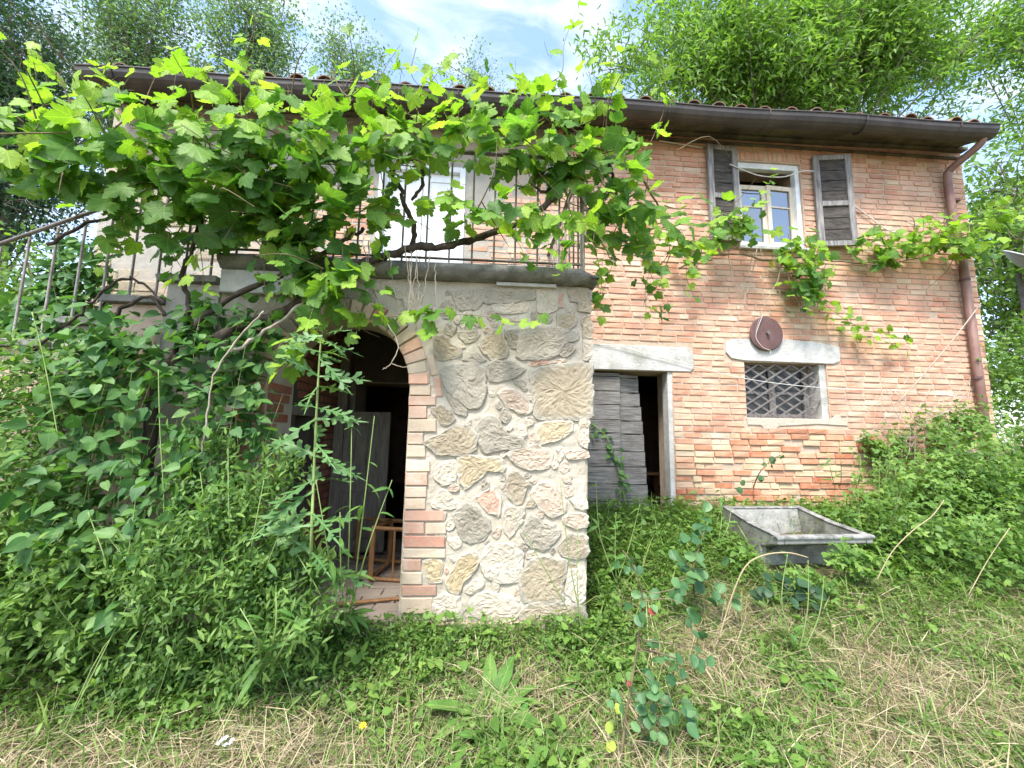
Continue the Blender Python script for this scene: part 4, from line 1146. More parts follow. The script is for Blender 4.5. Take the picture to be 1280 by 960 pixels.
for k in range(na):
    a0, a1 = math.pi * k / na + .006, math.pi * (k + 1) / na - .006
    voussoir(a0, a1, RA - .004 - random.uniform(0, .006), RA + random.uniform(.13, .155), random.choice(['brick_arch', 'brick_arch', 'brick_arch', 'brick_pale']) if k < 8 else random.choice(['brick_arch', 'brick_arch', 'stone_tan']))
# soffit of the arch and right reveal already belong to arch_wall

# ---- balcony slab with a worn rounded edge
sl_p = [(YP - .085, 2.672), (YP - .105, 2.69), (YP - .112, 2.715), (YP - .10, 2.738), (YP - .075, 2.752), (YP + .1, 2.755), (YM - .003, 2.757), (YM - .003, 2.645), (YP - .06, 2.645)]
xs_ = np.concatenate([np.linspace(-1.93, .70, 60), np.linspace(.715, .835, 10)])
V, Fs = [], []
m = len(sl_p)
for i, x in enumerate(xs_):
    e = ss(.68, .84, x)
    for j, (y, z) in enumerate(sl_p):
        k_ = noise.noise(Vector((x * 9, j * .6, 1))) * .010 + noise.noise(Vector((x * 30, j, 4))) * .004
        fr = 1 if j < 6 or j == 8 else 0
        V.append((x, y + fr * (k_ + .05 * e * (.6 + noise.noise(Vector((x * 25, 2, 3))))), z + (fr * k_ * .8) - (.045 * e * (z > 2.7) * fr)))
for i in range(len(xs_) - 1):
    for j in range(m):
        Fs.append((i * m + j, i * m + (j + 1) % m, (i + 1) * m + (j + 1) % m, (i + 1) * m + j))
Fs += [tuple(range(m - 1, -1, -1)), tuple((len(xs_) - 1) * m + j for j in range(m))]
MB().add(V, Fs).build('balcony_slab', 'slab', house, smooth=True)
box_part('packing_slab', (.06, YP - .03, 2.612), (.52, YP + .2, 2.640), 'concrete', house, .004)
box_part('end_block', (-1.93, YP - .05, 2.47), (-1.42, YP + .30, 2.643), 'concrete', porch, .01)

# ---- outside stair descending from the balcony
st = empty('stair', (-3.4, 3.4, .4), parent=house)
RISE, RUN, NST = .168, .36, 12
xe, zt = -1.95, 2.755
for k in range(NST):
    zt -= RISE
    xa, xb = xe - RUN * (k + 1), xe - RUN * k
    # tread with rounded nose, and the masonry below it
    pr = [(xa - .05, zt - .03), (xa - .06, zt - .012), (xa - .04, zt), (xb + .0, zt), (xb + .0, zt - .05), (xa - .04, zt - .05)]
    V = [(x, YP - .06, z) for x, z in pr] + [(x, YP + .98, z) for x, z in pr]
    MB().add(V, [tuple(range(6)), tuple(range(11, 5, -1))] + [(i, i + 6, (i + 1) % 6 + 6, (i + 1) % 6) for i in range(6)]).build('tread', 'slab', st, bevel=.006)
    zb_ = max(.0, -.2)
    box_part('riser_block', (xa, YP - .005, zb_), (xb - .003, YP + .95, zt - .053), 'mortar' if k % 2 else 'plaster', st, 0)
    for q in range(2):
        MB().box((xa - .008, YP + .02 + q * .3, zt - .16), (xa + .05, YP + .27 + q * .3, zt - .10 + .035)).build('brick', 'brick_dark', st, bevel=.004)

# ---- iron railing of balcony and stair
rl = empty('railing', (-.5, YP, 2.75), parent=house)
bal = MB().tube([(0, 0, 0), (0, 0, 1)], 1, 6, cap=False).mesh('baluster', 'rail_metal', True)
def baluster(x, y, z0, z1, r=.0085):
    T = Matrix.Translation((x, y, z0)) @ Matrix.Diagonal((r, r, z1 - z0, 1))
    inst('baluster', bal, rl, T)
ZR = 3.70
for x in np.arange(-1.86, .74, .172): baluster(x + random.uniform(-.008, .008), YP + .0, 2.74, ZR)
baluster(.735, YP, 2.72, ZR + .03, .013)
for y in np.arange(YP + .17, YF - .05, .172): baluster(.735, y, 2.74, ZR)
MB().box((-1.90, YP - .02, ZR), (.755, YP + .02, ZR + .012)).build('handrail', 'iron', rl)
MB().box((.715, YP + .02, ZR), (.755, YF + .03, ZR + .012)).build('handrail', 'iron', rl)
MB().box((-1.90, YP - .012, 2.81), (.72, YP + .012, 2.82)).build('lower_rail', 'iron', rl)
zz = 2.755
for k in range(NST):
    zz -= RISE
    for q in range(2):
        x = xe - RUN * k - .08 - q * .18
        top = ZR - .12 - (xe - x) * RISE / RUN - .12
        baluster(x, YP + .0, zz - .02, top, .0085)
MB().tube([(-1.88, YP, ZR + .005), (-1.95, YP, ZR - .06), (-2.02, YP, ZR - .16), (-2.75, YP, ZR - .24 - .72 * RISE / RUN), (xe - RUN * NST, YP, ZR - .24 - RUN * NST * RISE / RUN)], [.013] * 5, 8).build('handrail', 'iron', rl, smooth=True)

# ================================================================== small things
# rusty disc hung on the wall
dc = P(958, 417, YF - .05)
disc = empty('metal_disc', dc, 'round rusty brown metal disc hanging over the lintel of the barred window', 'metal disc')
V, Fs = [], []
N = 40
for ri, (rr, dy) in enumerate(((.004, -.010), (.04, -.010), (.10, -.007), (.205, -.003), (.216, .0), (.216, .006), (.2, .008))):
    for k in range(N):
        a = 2 * math.pi * k / N
        V.append((dc[0] + rr * math.cos(a), dc[1] + dy, dc[2] + rr * math.sin(a)))
for ri in range(6):
    for k in range(N): Fs.append((ri * N + k, ri * N + (k + 1) % N, (ri + 1) * N + (k + 1) % N, (ri + 1) * N + k))
MB().add(V, Fs).build('plate', 'rust', disc, smooth=True)
MB().tube([dc + np.array([0, -.045, .005]), dc + np.array([0, -.03, .004]), dc + np.array([0, .06, 0])], [.022, .016, .010], 8).build('nail', 'iron', disc)
MB().tube(smooth_path([dc + np.array(v) for v in ((-.05, -.03, .24), (-.12, -.03, .08), (-.16, -.03, -.06), (-.08, -.03, -.18), (.02, -.025, -.22), (.02, -.02, -.26))], 4), .0035, 5).build('tie_wire', 'wire', disc)

def wire(name, pix, r, mat, label, cat, Ys):
    pts = smooth_path([P(px, py, y) for (px, py), y in zip(pix, Ys)], 5)
    return tag(MB().tube(pts, r, 6).build(name, mat, None, smooth=True), label, cat)
wire('wire', [(742, 423), (800, 440), (840, 450), (930, 473), (1030, 485), (1130, 489), (1212, 497)], .0045, 'wire', 'thin white wire strung across the brick wall past the barred window', 'wire', [YF - .05, YF - .04, YF - .04, YF - .05, YF - .06, YF - .05, YF - .12])
wire('cord', [(912, 205), (930, 213), (952, 220), (980, 221), (1003, 214), (1017, 214)], .007, 'wire', 'pale cord sagging between the two shutters of the upper window', 'cord', [YF - .08] * 6)
wire('cable', [(1062, 254), (1080, 266), (1105, 285), (1122, 292)], .008, 'wire', 'pale cable end running down from the open shutter into the vine', 'cable', [YF - .03] * 4)
wire('cable', [(824, 176), (850, 180), (878, 185)], .008, 'wire', 'short pale cable under the eaves beside the upper shutter', 'cable', [YF - .03] * 3)
wire('stick', [(1120, 505), (1138, 487), (1170, 450), (1199, 415), (1226, 379)], .0075, 'twig', 'straight bare stick leaning across the downpipe', 'stick', [YF - .10, YF - .12, YF - .16, YF - .20, YF - .12])

# grey dish on a pole beyond the corner
dd = P(1285, 338, 5.3)
dish = empty('satellite_dish', (dd[0], dd[1], ground_z(dd[0], dd[1])), 'grey satellite dish among the bushes past the corner of the brick wall', 'satellite dish')
V, Fs = [], []
for ri in range(7):
    rr = .40 * ri / 6 + .002
    for k in range(32):
        a = 2 * math.pi * k / 32
        V.append((rr * math.cos(a), rr * math.sin(a), .35 * rr * rr / .4))
for ri in range(6):
    for k in range(32): Fs.append((ri * 32 + k, ri * 32 + (k + 1) % 32, (ri + 1) * 32 + (k + 1) % 32, (ri + 1) * 32 + k))
dT = Matrix.Translation(dd) @ Vector((.25, -.62, .75)).to_track_quat('Z', 'Y').to_matrix().to_4x4()
o = inst('reflector', MB().add(V, Fs).mesh('reflector', 'dish', True), dish, dT)
sd_ = o.modifiers.new('solid', 'SOLIDIFY'); sd_.thickness = .012
inst('rim', MB().tube([(.40 * math.cos(a), .40 * math.sin(a), .14) for a in np.linspace(0, 2 * math.pi, 33)], .014, 6, cap=False).mesh('rim', 'dish', True), dish, dT)
inst('feed_arm', MB().tube([(0, -.40, .12), (0, -.2, .36), (0, 0, .42)], .012, 6).mesh('feed_arm', 'iron'), dish, dT)
MB().tube([(dd[0] + .02, dd[1] + .12, float(ground_z(dd[0], dd[1])) - .1), (dd[0] + .02, dd[1] + .12, dd[2])], .028, 8).build('pole', 'iron', dish, smooth=True)

# chair lying on its side in the porch
ch = empty('wooden_chair', (-.8, 3.5, .21), 'old brown wooden chair lying on its side in the arched porch', 'chair')
CT = Matrix.Translation((-.52, 3.62, .235)) @ Matrix.Rotation(math.radians(-18), 4, 'Z') @ Matrix.Rotation(math.radians(-90), 4, 'Y') @ Matrix.Rotation(math.radians(8), 4, 'X')
def cpart(name, a, b, r0=.017, r1=.015):
    o = inst(name, MB().tube([a, b], [r0, r1], 4).mesh(name, 'chair_wood'), ch, CT)
    bv = o.modifiers.new('bevel', 'BEVEL'); bv.width = .003; bv.segments = 1
for (x, y) in ((0, 0), (.42, 0)): cpart('leg', (x, y, 0), (x, y, .45), .017, .021)
for (x, y) in ((.02, .40), (.40, .40)): cpart('back_post', (x, y + .03, 0), (x, y, .45), .018, .021); cpart('back_post', (x, y, .45), (x, y + .07, .88), .021, .016)
for a, b in (((0, 0, .44), (.42, 0, .44)), ((.02, .40, .44), (.40, .40, .44)), ((0, 0, .44), (.02, .40, .44)), ((.42, 0, .44), (.40, .40, .44))): cpart('seat_rail', a, b, .024, .024)
for a, b in (((0, 0, .16), (.02, .42, .16)), ((.42, 0, .16), (.40, .42, .16)), ((0, 0, .24), (.42, 0, .24))): cpart('stretcher', a, b, .012, .012)
for z in (.62, .80): cpart('back_slat', (.02, .43 + (z - .6) * .12, z), (.40, .43 + (z - .6) * .12, z), .022, .022)
inst('loose_pole', MB().tube([(-1.06, 3.18, .235), (-.62, 3.30, .225)], .014, 6).mesh('loose_pole', 'chair_wood'), ch)

# concrete wash trough
sk = empty('stone_sink', (2.95, 3.9, .25), 'weathered grey concrete wash trough with sloping front lip in the weeds', 'sink')
def slab_prof(name, x0, x1, prof, mat):
    n_ = len(prof)
    sh = lambda x, y: x + (y - 3.4) * .10 + 0
    V = [(sh(x0, y), y + .05 * (x0 - 2.5), z) for y, z in prof] + [(sh(x1, y), y + .05 * (x1 - 2.5), z) for y, z in prof]
    return MB().add(V, [tuple(range(n_ - 1, -1, -1)), tuple(range(n_, 2 * n_))] + [(i, (i + 1) % n_, (i + 1) % n_ + n_, i + n_) for i in range(n_)]).build(name, mat, sk, bevel=.012)
side = [(3.36, .655), (3.36, .60), (3.62, .52), (3.62, .10), (4.30, .10), (4.30, .745), (3.80, .675)]
slab_prof('side', 2.50, 2.565, side, 'sink'); slab_prof('side', 3.345, 3.41, side, 'sink')
slab_prof('basin', 2.5655, 3.3445, [(3.362, .650), (3.362, .602), (3.622, .522), (3.622, .10), (4.298, .10), (4.298, .735), (4.23, .735), (4.17, .40), (3.80, .38), (3.46, .645)], 'sink')
slab_prof('rim', 2.49, 3.42, [(3.345, .640), (3.345, .672), (3.40, .676), (3.42, .66)], 'sink_rim')
for x0, x1 in ((2.494, 2.571), (3.339, 3.416)):
    slab_prof('rim', x0, x1, [(3.421, .662), (3.80, .680), (4.305, .748), (4.305, .760), (3.80, .695), (3.421, .674)], 'sink_rim')
slab_prof('rim', 2.572, 3.338, [(4.225, .736), (4.225, .754), (4.305, .754), (4.305, .736)], 'sink_rim')

# work table and yellow bucket inside the dark doorway
tb = empty('work_table', (2.2, 6.0, .19), 'dark wooden table inside the shadowed doorway', 'table')
box_part('table_top', (1.75, 5.75, .93), (2.75, 6.3, .97), 'chair_wood', tb, .005)
for x in (1.80, 2.70):
    for y in (5.8, 6.25): box_part('leg', (x - .03, y - .03, .19), (x + .03, y + .03, .93), 'chair_wood', tb, .004)
bk = empty('bucket', (2.42, 5.55, .19), 'yellow plastic bucket on the floor in the dark doorway', 'bucket')
V, Fs = [], []
for z, r_ in ((0, .10), (.30, .14), (.30, .132), (.01, .092)):
    V += [(2.42 + r_ * math.cos(2 * math.pi * k / 20), 5.55 + r_ * math.sin(2 * math.pi * k / 20), .195 + z) for k in range(20)]
for j in range(3):
    for k in range(20): Fs.append((j * 20 + k, j * 20 + (k + 1) % 20, (j + 1) * 20 + (k + 1) % 20, (j + 1) * 20 + k))
Fs.append(tuple(range(60, 80)))
MB().add(V, Fs).build('body', 'yellow_plastic', bk, smooth=True)
MB().tube([(2.42 + .142 * math.cos(a), 5.55 + .03, .50 + .10 * math.sin(a)) for a in np.linspace(0, math.pi, 12)], .004, 5).build('handle', 'iron', bk)

# ================================================================== grapevine
vine = empty('grapevine', (-2.2, 2.75, .3), 'large grapevine with lobed bright green leaves sprawling over the balcony railing', 'vine')
def pix_path(pix, Y, sub=5, jit=0):
    Ys = Y if hasattr(Y, '__len__') else [Y] * len(pix)
    return smooth_path([P(px, py, y) for (px, py), y in zip(pix, Ys)], sub, jit)
def woody(pix, Y, r0, r1, name='branch', mat='bark', jit=.006, n=7, parent=vine):
    pts = pix_path(pix, Y, 6, jit)
    rad = [r0 + (r1 - r0) * i / (len(pts) - 1) for i in range(len(pts))]
    rad = [r * random.uniform(.85, 1.2) for r in rad]
    return MB().tube(pts, rad, n).build(name, mat, parent, smooth=True)
g0 = P(175, 700, 2.78)
woody([(165, 740), (180, 600), (200, 480), (240, 440), (295, 412), (355, 390), (405, 362), (440, 335)], [2.78, 2.78, 2.76, 2.78, 2.78, 2.78, 2.78, 2.80], .045, .030, 'trunk')
woody([(440, 335), (480, 320), (520, 309), (560, 307), (600, 297), (655, 275), (700, 240), (722, 200), (735, 185)], [2.80, 2.82, 2.82, 2.84, 2.86, 2.86, 2.9, 2.92, 2.94], .030, .020, 'trunk')
woody([(200, 480), (230, 420), (290, 372), (366, 338), (430, 300), (455, 285)], 2.74, .022, .012)
woody([(280, 446), (330, 415), (372, 384), (395, 350)], 2.66, .012, .008, mat='twig')
woody([(515, 310), (518, 285), (508, 262), (500, 235), (490, 215), (505, 200), (525, 205), (528, 230), (515, 250)], 2.84, .020, .012)
woody([(735, 185), (750, 195), (765, 215), (760, 235), (745, 260), (730, 262)], [2.94, 2.96, 3.0, 3.05, 3.05, 3.0], .016, .009)
woody([(722, 200), (705, 215), (680, 240), (665, 225), (690, 210)], 2.9, .013, .008)
woody([(735, 185), (760, 190), (800, 220), (830, 270), (860, 318), (890, 325)], [2.94, 3.1, 3.4, 3.9, 4.4, 4.5], .014, .009, mat='cane_dark')
woody([(850, 335), (880, 322), (920, 318), (960, 325), (1000, 322), (1060, 328), (1110, 330), (1180, 312), (1260, 272)], 4.52, .012, .006, mat='cane_dark')
woody([(120, 420), (150, 385), (190, 372), (205, 395)], 2.72, .014, .010)
woody([(40, 440), (90, 400), (110, 380), (145, 352), (175, 352), (205, 380)], 2.70, .009, .008)
woody([(230, 420), (235, 380), (228, 340), (245, 300), (250, 260)], 2.76, .018, .010)
woody([(60, 306), (110, 280), (150, 268), (165, 262)], 2.90, .012, .008)
for k in range(26):                                   # bare hanging twigs under the slab and round the railing corner
    if k < 10: x0_, y0_, Yk = random.uniform(450, 560), random.uniform(300, 345), 2.78; dx, L = random.uniform(-22, 22), random.uniform(50, 95)
    elif k < 20: x0_, y0_, Yk = random.uniform(700, 745), random.uniform(195, 260), 2.92; dx, L = random.uniform(-45, 45), random.uniform(40, 110)
    else: x0_, y0_, Yk = random.uniform(870, 1000), random.uniform(305, 330), 4.55; dx, L = random.uniform(-50, 50), random.uniform(40, 110)
    woody([(x0_, y0_), (x0_ + dx * .3, y0_ + L * .4), (x0_ + dx * .8, y0_ + L * .75), (x0_ + dx, y0_ + L)], Yk, .0045 if Yk < 4 else .006, .002, 'twig', 'twig', .004, 5)
woody([(480, 400), (498, 430), (488, 455), (478, 462)], 2.72, .004, .003, 'twig', 'twig', .002, 5)
woody([(490, 455), (500, 458), (512, 460)], 2.72, .003, .002, 'twig', 'twig', .002, 5)
woody([(330, 390), (300, 420), (268, 470), (256, 540), (252, 568)], 2.45, .006, .004, 'twig', 'twig', .003, 5)

L_pos, L_n, L_t, L_s, L_y, L_far = [], [], [], [], [], []
canes = MB()
def add_leaf(p, size, young, nb=(0, -.72, .58), spread=.55, droop=.7):
    nv = np.array(nb) + rng.normal(0, spread, 3)
    tv = np.array([rng.normal(0, .7), -.35 + rng.normal(0, .4), -droop + rng.normal(0, .35)])
    L_pos.append(p); L_n.append(nv); L_t.append(tv); L_s.append(size); L_y.append(young)
def blob(px, py, Y, rx, ry, dep, n, yf, size=(.10, .165)):
    c = P(px, py, Y); sx = rx * Y / F_PX; sz = ry * Y / F_PX
    for _ in range(int(n * .76)):
        d = unit(rng.normal(0, 1, 3)); r = rng.random() ** .45 * rng.choice([1.0, 1.0, 1.0, 1.22])
        q = c + d * r * np.array([sx, dep, sz]) * 1.05
        up = d[2] * r
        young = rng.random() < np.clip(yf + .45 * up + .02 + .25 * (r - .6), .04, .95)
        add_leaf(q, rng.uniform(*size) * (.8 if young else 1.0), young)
    for _ in range(max(3, n // 14)):
        a = c + rng.normal(0, .45, 3) * np.array([sx, dep, sz]); b = a + rng.normal(0, .22, 3)
        m_ = (a + b) / 2 + rng.normal(0, .06, 3)
        canes.tube(smooth_path([a, m_, b], 4), [.005, .0045, .004, .004, .0035, .003, .0025, .002, .002], 5, cap=False)
def strand(pix, Y, n, young=.7, size=(.08, .13), spread=.05, r=.0035):
    pts = pix_path(pix, Y, 8)
    canes.tube(pts, [r * (1 - .6 * i / len(pts)) for i in range(len(pts))], 5, cap=False)
    for k in range(n):
        t = (k + rng.random() * .6) / n * (len(pts) - 1)
        i = min(int(t), len(pts) - 2); q = pts[i] + (pts[i + 1] - pts[i]) * (t - i)
        q = q + rng.normal(0, spread, 3)
        add_leaf(q, rng.uniform(*size) * (1.0 - .35 * k / n), rng.random() < young)
for a in ((55, 165, 2.5, 85, 70, .25, 62, .75), (175, 195, 2.6, 90, 80, .32, 175, .45), (315, 190, 2.6, 105, 85, .38, 235, .45), (425, 190, 2.62, 85, 75, .38, 185, .5), (530, 165, 2.7, 75, 45, .3, 105, .55),
          (650, 160, 2.75, 92, 58, .33, 170, .6), (600, 262, 2.68, 80, 28, .2, 50, .6), (690, 285, 2.7, 50, 22, .12, 26, .75), (772, 240, 2.95, 62, 85, .32, 150, .35), (845, 285, 3.3, 62, 42, .3, 62, .55),
          (275, 280, 2.78, 125, 50, .25, 120, .15), (110, 215, 2.6, 90, 38, .25, 55, .5), (330, 250, 2.7, 100, 45, .3, 110, .3), (730, 175, 2.9, 60, 45, .25, 60, .5), (385, 300, 2.72, 55, 55, .22, 75, .2), (415, 352, 2.66, 55, 28, .18, 36, .3), (480, 265, 2.72, 26, 40, .15, 30, .4), (690, 210, 2.85, 40, 35, .2, 40, .4)):
    blob(*a)
strand([(300, 130), (306, 75), (325, 15)], 2.5, 12, .9); strand([(430, 120), (428, 80), (432, 55)], 2.5, 6, .9); strand([(660, 110), (700, 95), (705, 55), (720, 15)], 2.7, 11, .9, spread=.04)
strand([(750, 180), (762, 115), (772, 85)], 2.8, 7, .9); strand([(800, 205), (832, 130), (826, 70)], 2.8, 15, .85); strand([(180, 130), (195, 95), (215, 62)], 2.55, 7, .9); strand([(40, 130), (45, 95), (38, 62)], 2.5, 6, .9)
strand([(60, 180), (10, 140), (-30, 150)], 2.45, 12, .9); strand([(560, 130), (545, 100), (535, 88)], 2.7, 6, .9); strand([(600, 120), (603, 95), (598, 80)], 2.75, 6, .9); strand([(520, 60), (515, 95), (540, 120)], 2.7, 5, .8)
strand([(790, 290), (812, 340), (838, 398)], 3.1, 22, .6, spread=.06); strand([(740, 300), (752, 350), (745, 388)], 3.0, 12, .3)
strand([(445, 402), (500, 395), (545, 392), (600, 395), (645, 402), (682, 398)], 2.78, 17, .8, (.09, .14), .025); strand([(540, 385), (540, 405), (528, 420)], 2.74, 4, .1, (.13, .16), .02)
strand([(400, 350), (398, 410), (372, 440), (348, 462)], 2.6, 20, .75, (.10, .14), .05); strand([(660, 270), (700, 275), (750, 280)], 2.65, 9, .9, spread=.03)
strand([(455, 335), (470, 370), (480, 400)], 2.7, 8, .5)
strand([(860, 322), (900, 292), (932, 270), (962, 228)], [4.5, 4.4, 4.35, 4.35], 44, .6, (.09, .13), .10); strand([(985, 292), (995, 330), (1015, 372)], 4.45, 42, .5, (.09, .13), .12); strand([(1012, 365), (1050, 395), (1090, 415), (1135, 424)], 4.55, 48, .85, (.08, .12), .06)
for a in ((1006, 338, 4.48, 38, 50, .13, 150, .6), (1112, 310, 4.5, 50, 32, .14, 120, .55), (1190, 298, 4.4, 75, 34, .2, 210, .85), (1252, 270, 4.4, 34, 26, .15, 60, .9), (920, 285, 4.4, 40, 28, .12, 70, .55)):
    blob(*a, (.09, .135))
for k in range(15):                                  # shoots reaching up past the gutter
    x0_ = 60 + 53 * k + rng.normal(0, 14); y0_ = rng.uniform(105, 150); hgt = rng.uniform(35, 85); dx = rng.normal(0, 22)
    strand([(x0_, y0_), (x0_ + dx * .4, y0_ - hgt * .55), (x0_ + dx, y0_ - hgt)], rng.uniform(2.45, 2.8), int(rng.integers(5, 10)), .9, (.07, .12), .035, .0028)
for px_, py_, L_ in ((250, 310, 60), (330, 330, 70), (150, 270, 60), (470, 300, 45), (640, 290, 40), (700, 300, 45), (770, 320, 75), (815, 330, 60), (430, 370, 50), (860, 320, 50), (210, 290, 80)):
    strand([(px_, py_), (px_ + rng.normal(0, 8), py_ + L_ * .5), (px_ + rng.normal(0, 16), py_ + L_)], 2.68 if px_ < 740 else 3.1, 8, .5, (.07, .12), .04, .0028)
for k in range(60):                                  # curling tendrils
    i_ = int(rng.integers(0, len(L_pos))); p0 = np.array(L_pos[i_]); v_ = rng.normal(0, 1, 3) * np.array([.06, .04, .07])
    canes.tube(smooth_path([p0, p0 + v_ * .6 + rng.normal(0, .015, 3), p0 + v_ + rng.normal(0, .025, 3), p0 + v_ * 1.1 + rng.normal(0, .03, 3)], 4), .0012, 4, cap=False)
for p_, t_, s_ in zip(L_pos, L_t, L_s):              # leaf stalks
    u_ = t_ / (np.linalg.norm(t_) + 1e-6)
    e_ = p_ - u_ * s_ * .45 + np.array([0, .03, .02]) + rng.normal(0, .01, 3)
    canes.tube([p_, (p_ + e_) / 2 + np.array([0, 0, .006]), e_], .0014, 3, cap=False)
canes.build('cane', 'cane_dark', vine, smooth=True, kind='stuff')
L_pos, L_n, L_t, L_s, L_y = map(np.array, (L_pos, L_n, L_t, L_s, L_y))
LR = frames(L_n, L_t)
rank = np.argsort(-(L_s / np.linalg.norm(L_pos - CAM, axis=1)) * (1 + .6 * (L_pos[:, 1] < 2.75)))
one = np.zeros(len(L_pos), bool); one[rank[:290]] = True
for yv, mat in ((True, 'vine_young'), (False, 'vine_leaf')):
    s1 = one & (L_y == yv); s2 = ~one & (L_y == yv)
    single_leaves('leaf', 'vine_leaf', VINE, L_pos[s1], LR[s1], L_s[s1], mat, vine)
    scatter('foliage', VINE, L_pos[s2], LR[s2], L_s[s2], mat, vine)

# ================================================================== bushes and herbs
def cloud(blobs, size, nb=(0, -.45, .8), spread=.6, tip=(0, -.3, -.3), tsp=.7, shell=.4, lumps=0):
    """leaf places filling ellipsoids (centre, radii, number)"""
    pos = []
    for c, rad, n in blobs:
        d = unit(rng.normal(0, 1, (n, 3))); r = rng.random((n, 1)) ** shell
        q = np.asarray(c) + d * r * np.asarray(rad)
        if lumps:                                   # most leaves gather in sprigs of uneven size
            m = max(6, n // lumps)
            dc_ = unit(rng.normal(0, 1, (m, 3))); cc_ = np.asarray(c) + dc_ * (rng.random((m, 1)) ** .4) * np.asarray(rad) * 1.05
            sg = rng.uniform(.12, .34, (m, 1)) * np.mean(rad)
            k = rng.integers(0, m, n)
            q2 = cc_[k] + rng.normal(0, 1, (n, 3)) * sg[k] * np.array([.8, .8, 1.0])
            q = np.where(rng.random((n, 1)) < .8, q2, q)
        pos.append(q)
    pos = np.concatenate(pos); n = len(pos)
    keep = pos[:, 2] > ground_z(pos[:, 0], pos[:, 1]) - .02
    pos = pos[keep]; n = len(pos)
    R = frames(np.array(nb) + rng.normal(0, spread, (n, 3)), np.array(tip) + rng.normal(0, tsp, (n, 3)))
    return pos, R, rng.uniform(size[0], size[1], n)
def stems(name, blobs, base_y, per, r, mat, parent, base_spread=.15):
    mb = MB()
    for c, rad, n in blobs:
        for _ in range(per):
            top = np.asarray(c) + rng.normal(0, .5, 3) * np.asarray(rad)
            b = np.array([c[0] + rng.normal(0, base_spread + rad[0] * .3), c[1] + rng.normal(0, .1), 0]); b[2] = float(ground_z(b[0], b[1])) - .03
            m_ = (b + top) / 2 + rng.normal(0, .06, 3)
            mb.tube(smooth_path([b, m_, top], 4), [r * .6 * (1 - .08 * i) for i in range(9)], 5, cap=False)
    return mb.build(name, mat, parent, smooth=True, kind='stuff')
# heart-leaved shrub against the stair
sh_b = [(P(215, 455, 2.62), (.50, .18, .30), 150), (P(300, 430, 2.7), (.30, .15, .22), 70), (P(110, 520, 2.5), (.42, .22, .34), 120), (P(240, 560, 2.5), (.36, .22, .34), 120), (P(150, 640, 2.45), (.38, .25, .32), 110), (P(60, 640, 2.45), (.32, .25, .34), 60), (P(170, 730, 2.42), (.30, .2, .2), 50), (P(150, 430, 2.74), (.50, .12, .22), 130), (P(270, 395, 2.76), (.35, .1, .14), 60), (P(50, 450, 2.72), (.4, .15, .2), 60), (P(290, 500, 2.7), (.28, .12, .26), 90)]
shrub = empty('leafy_shrub', (-1.9, 2.5, float(ground_z(-1.9, 2.5))), 'dense shrub with heart-shaped dark green leaves against the outside stair', 'shrub')
sh_b = [(c, r, int(n * 1.7)) for c, r, n in sh_b]
pos, R, S = cloud(sh_b, (.050, .098), (0, -.55, .7), .55, (0, -.3, -.6), .6, lumps=14)
rk = np.argsort(np.linalg.norm(pos - CAM, axis=1) / S)
single_leaves('leaf', 'heart_leaf', HEART, pos[rk[:290]], R[rk[:290]], S[rk[:290]], 'shrub_leaf', shrub)
scatter('foliage', HEART, pos[rk[290:]], R[rk[290:]], S[rk[290:]], 'shrub_leaf', shrub)
stems('stem', sh_b, 0, 5, .006, 'stem_green', shrub)
st_mb = MB()
for pix in ([(203, 820), (205, 640), (200, 540), (198, 462)], [(212, 800), (195, 740), (150, 690), (120, 650)], [(40, 390), (55, 450), (75, 560)]):
    st_mb.tube(pix_path(pix, 2.35, 5), .0028, 5)
st_mb.build('bare_stem', 'stem_green', shrub, smooth=True, kind='stuff')
# fine-leaved herb mass between shrub and arch
fh_b = [(P(290, 640, 2.5), (.34, .2, .30), 2600), (P(350, 590, 2.55), (.12, .1, .22), 500), (P(250, 590, 2.5), (.2, .12, .2), 700), (P(240, 700, 2.3), (.36, .2, .28), 3200), (P(345, 700, 2.45), (.3, .2, .25), 2600), (P(330, 770, 2.35), (.35, .2, .14), 2200), ((-1.25, 2.5, .16), (.45, .2, .16), 2600), ((-1.75, 2.5, .2), (.45, .22, .2), 2800)]
pos, R, S = cloud(fh_b, (.018, .036), (0, -.5, .7), .7, shell=.5, lumps=110)
bed = empty('bedstraw', (-1.4, 2.4, float(ground_z(-1.4, 2.4))), 'bushy herb with tiny crowded leaves beside the arched porch', 'herb')
hk = rng.random(len(pos)) < .62
scatter('foliage', SMALL, pos[hk], R[hk], S[hk], 'fine_leaf', bed)
n_ = int((~hk).sum())
scatter('foliage', LANCE, pos[~hk] + rng.normal(0, .03, (n_, 3)), frames(rng.normal(0, .6, (n_, 3)) + np.array([0, -.6, .4]), np.array([0, -.2, .9]) + rng.normal(0, .6, (n_, 3))), S[~hk] * 2.1, 'herb_leaf', bed)
stems('stem', fh_b, 0, 4, .0028, 'stem_green', bed)
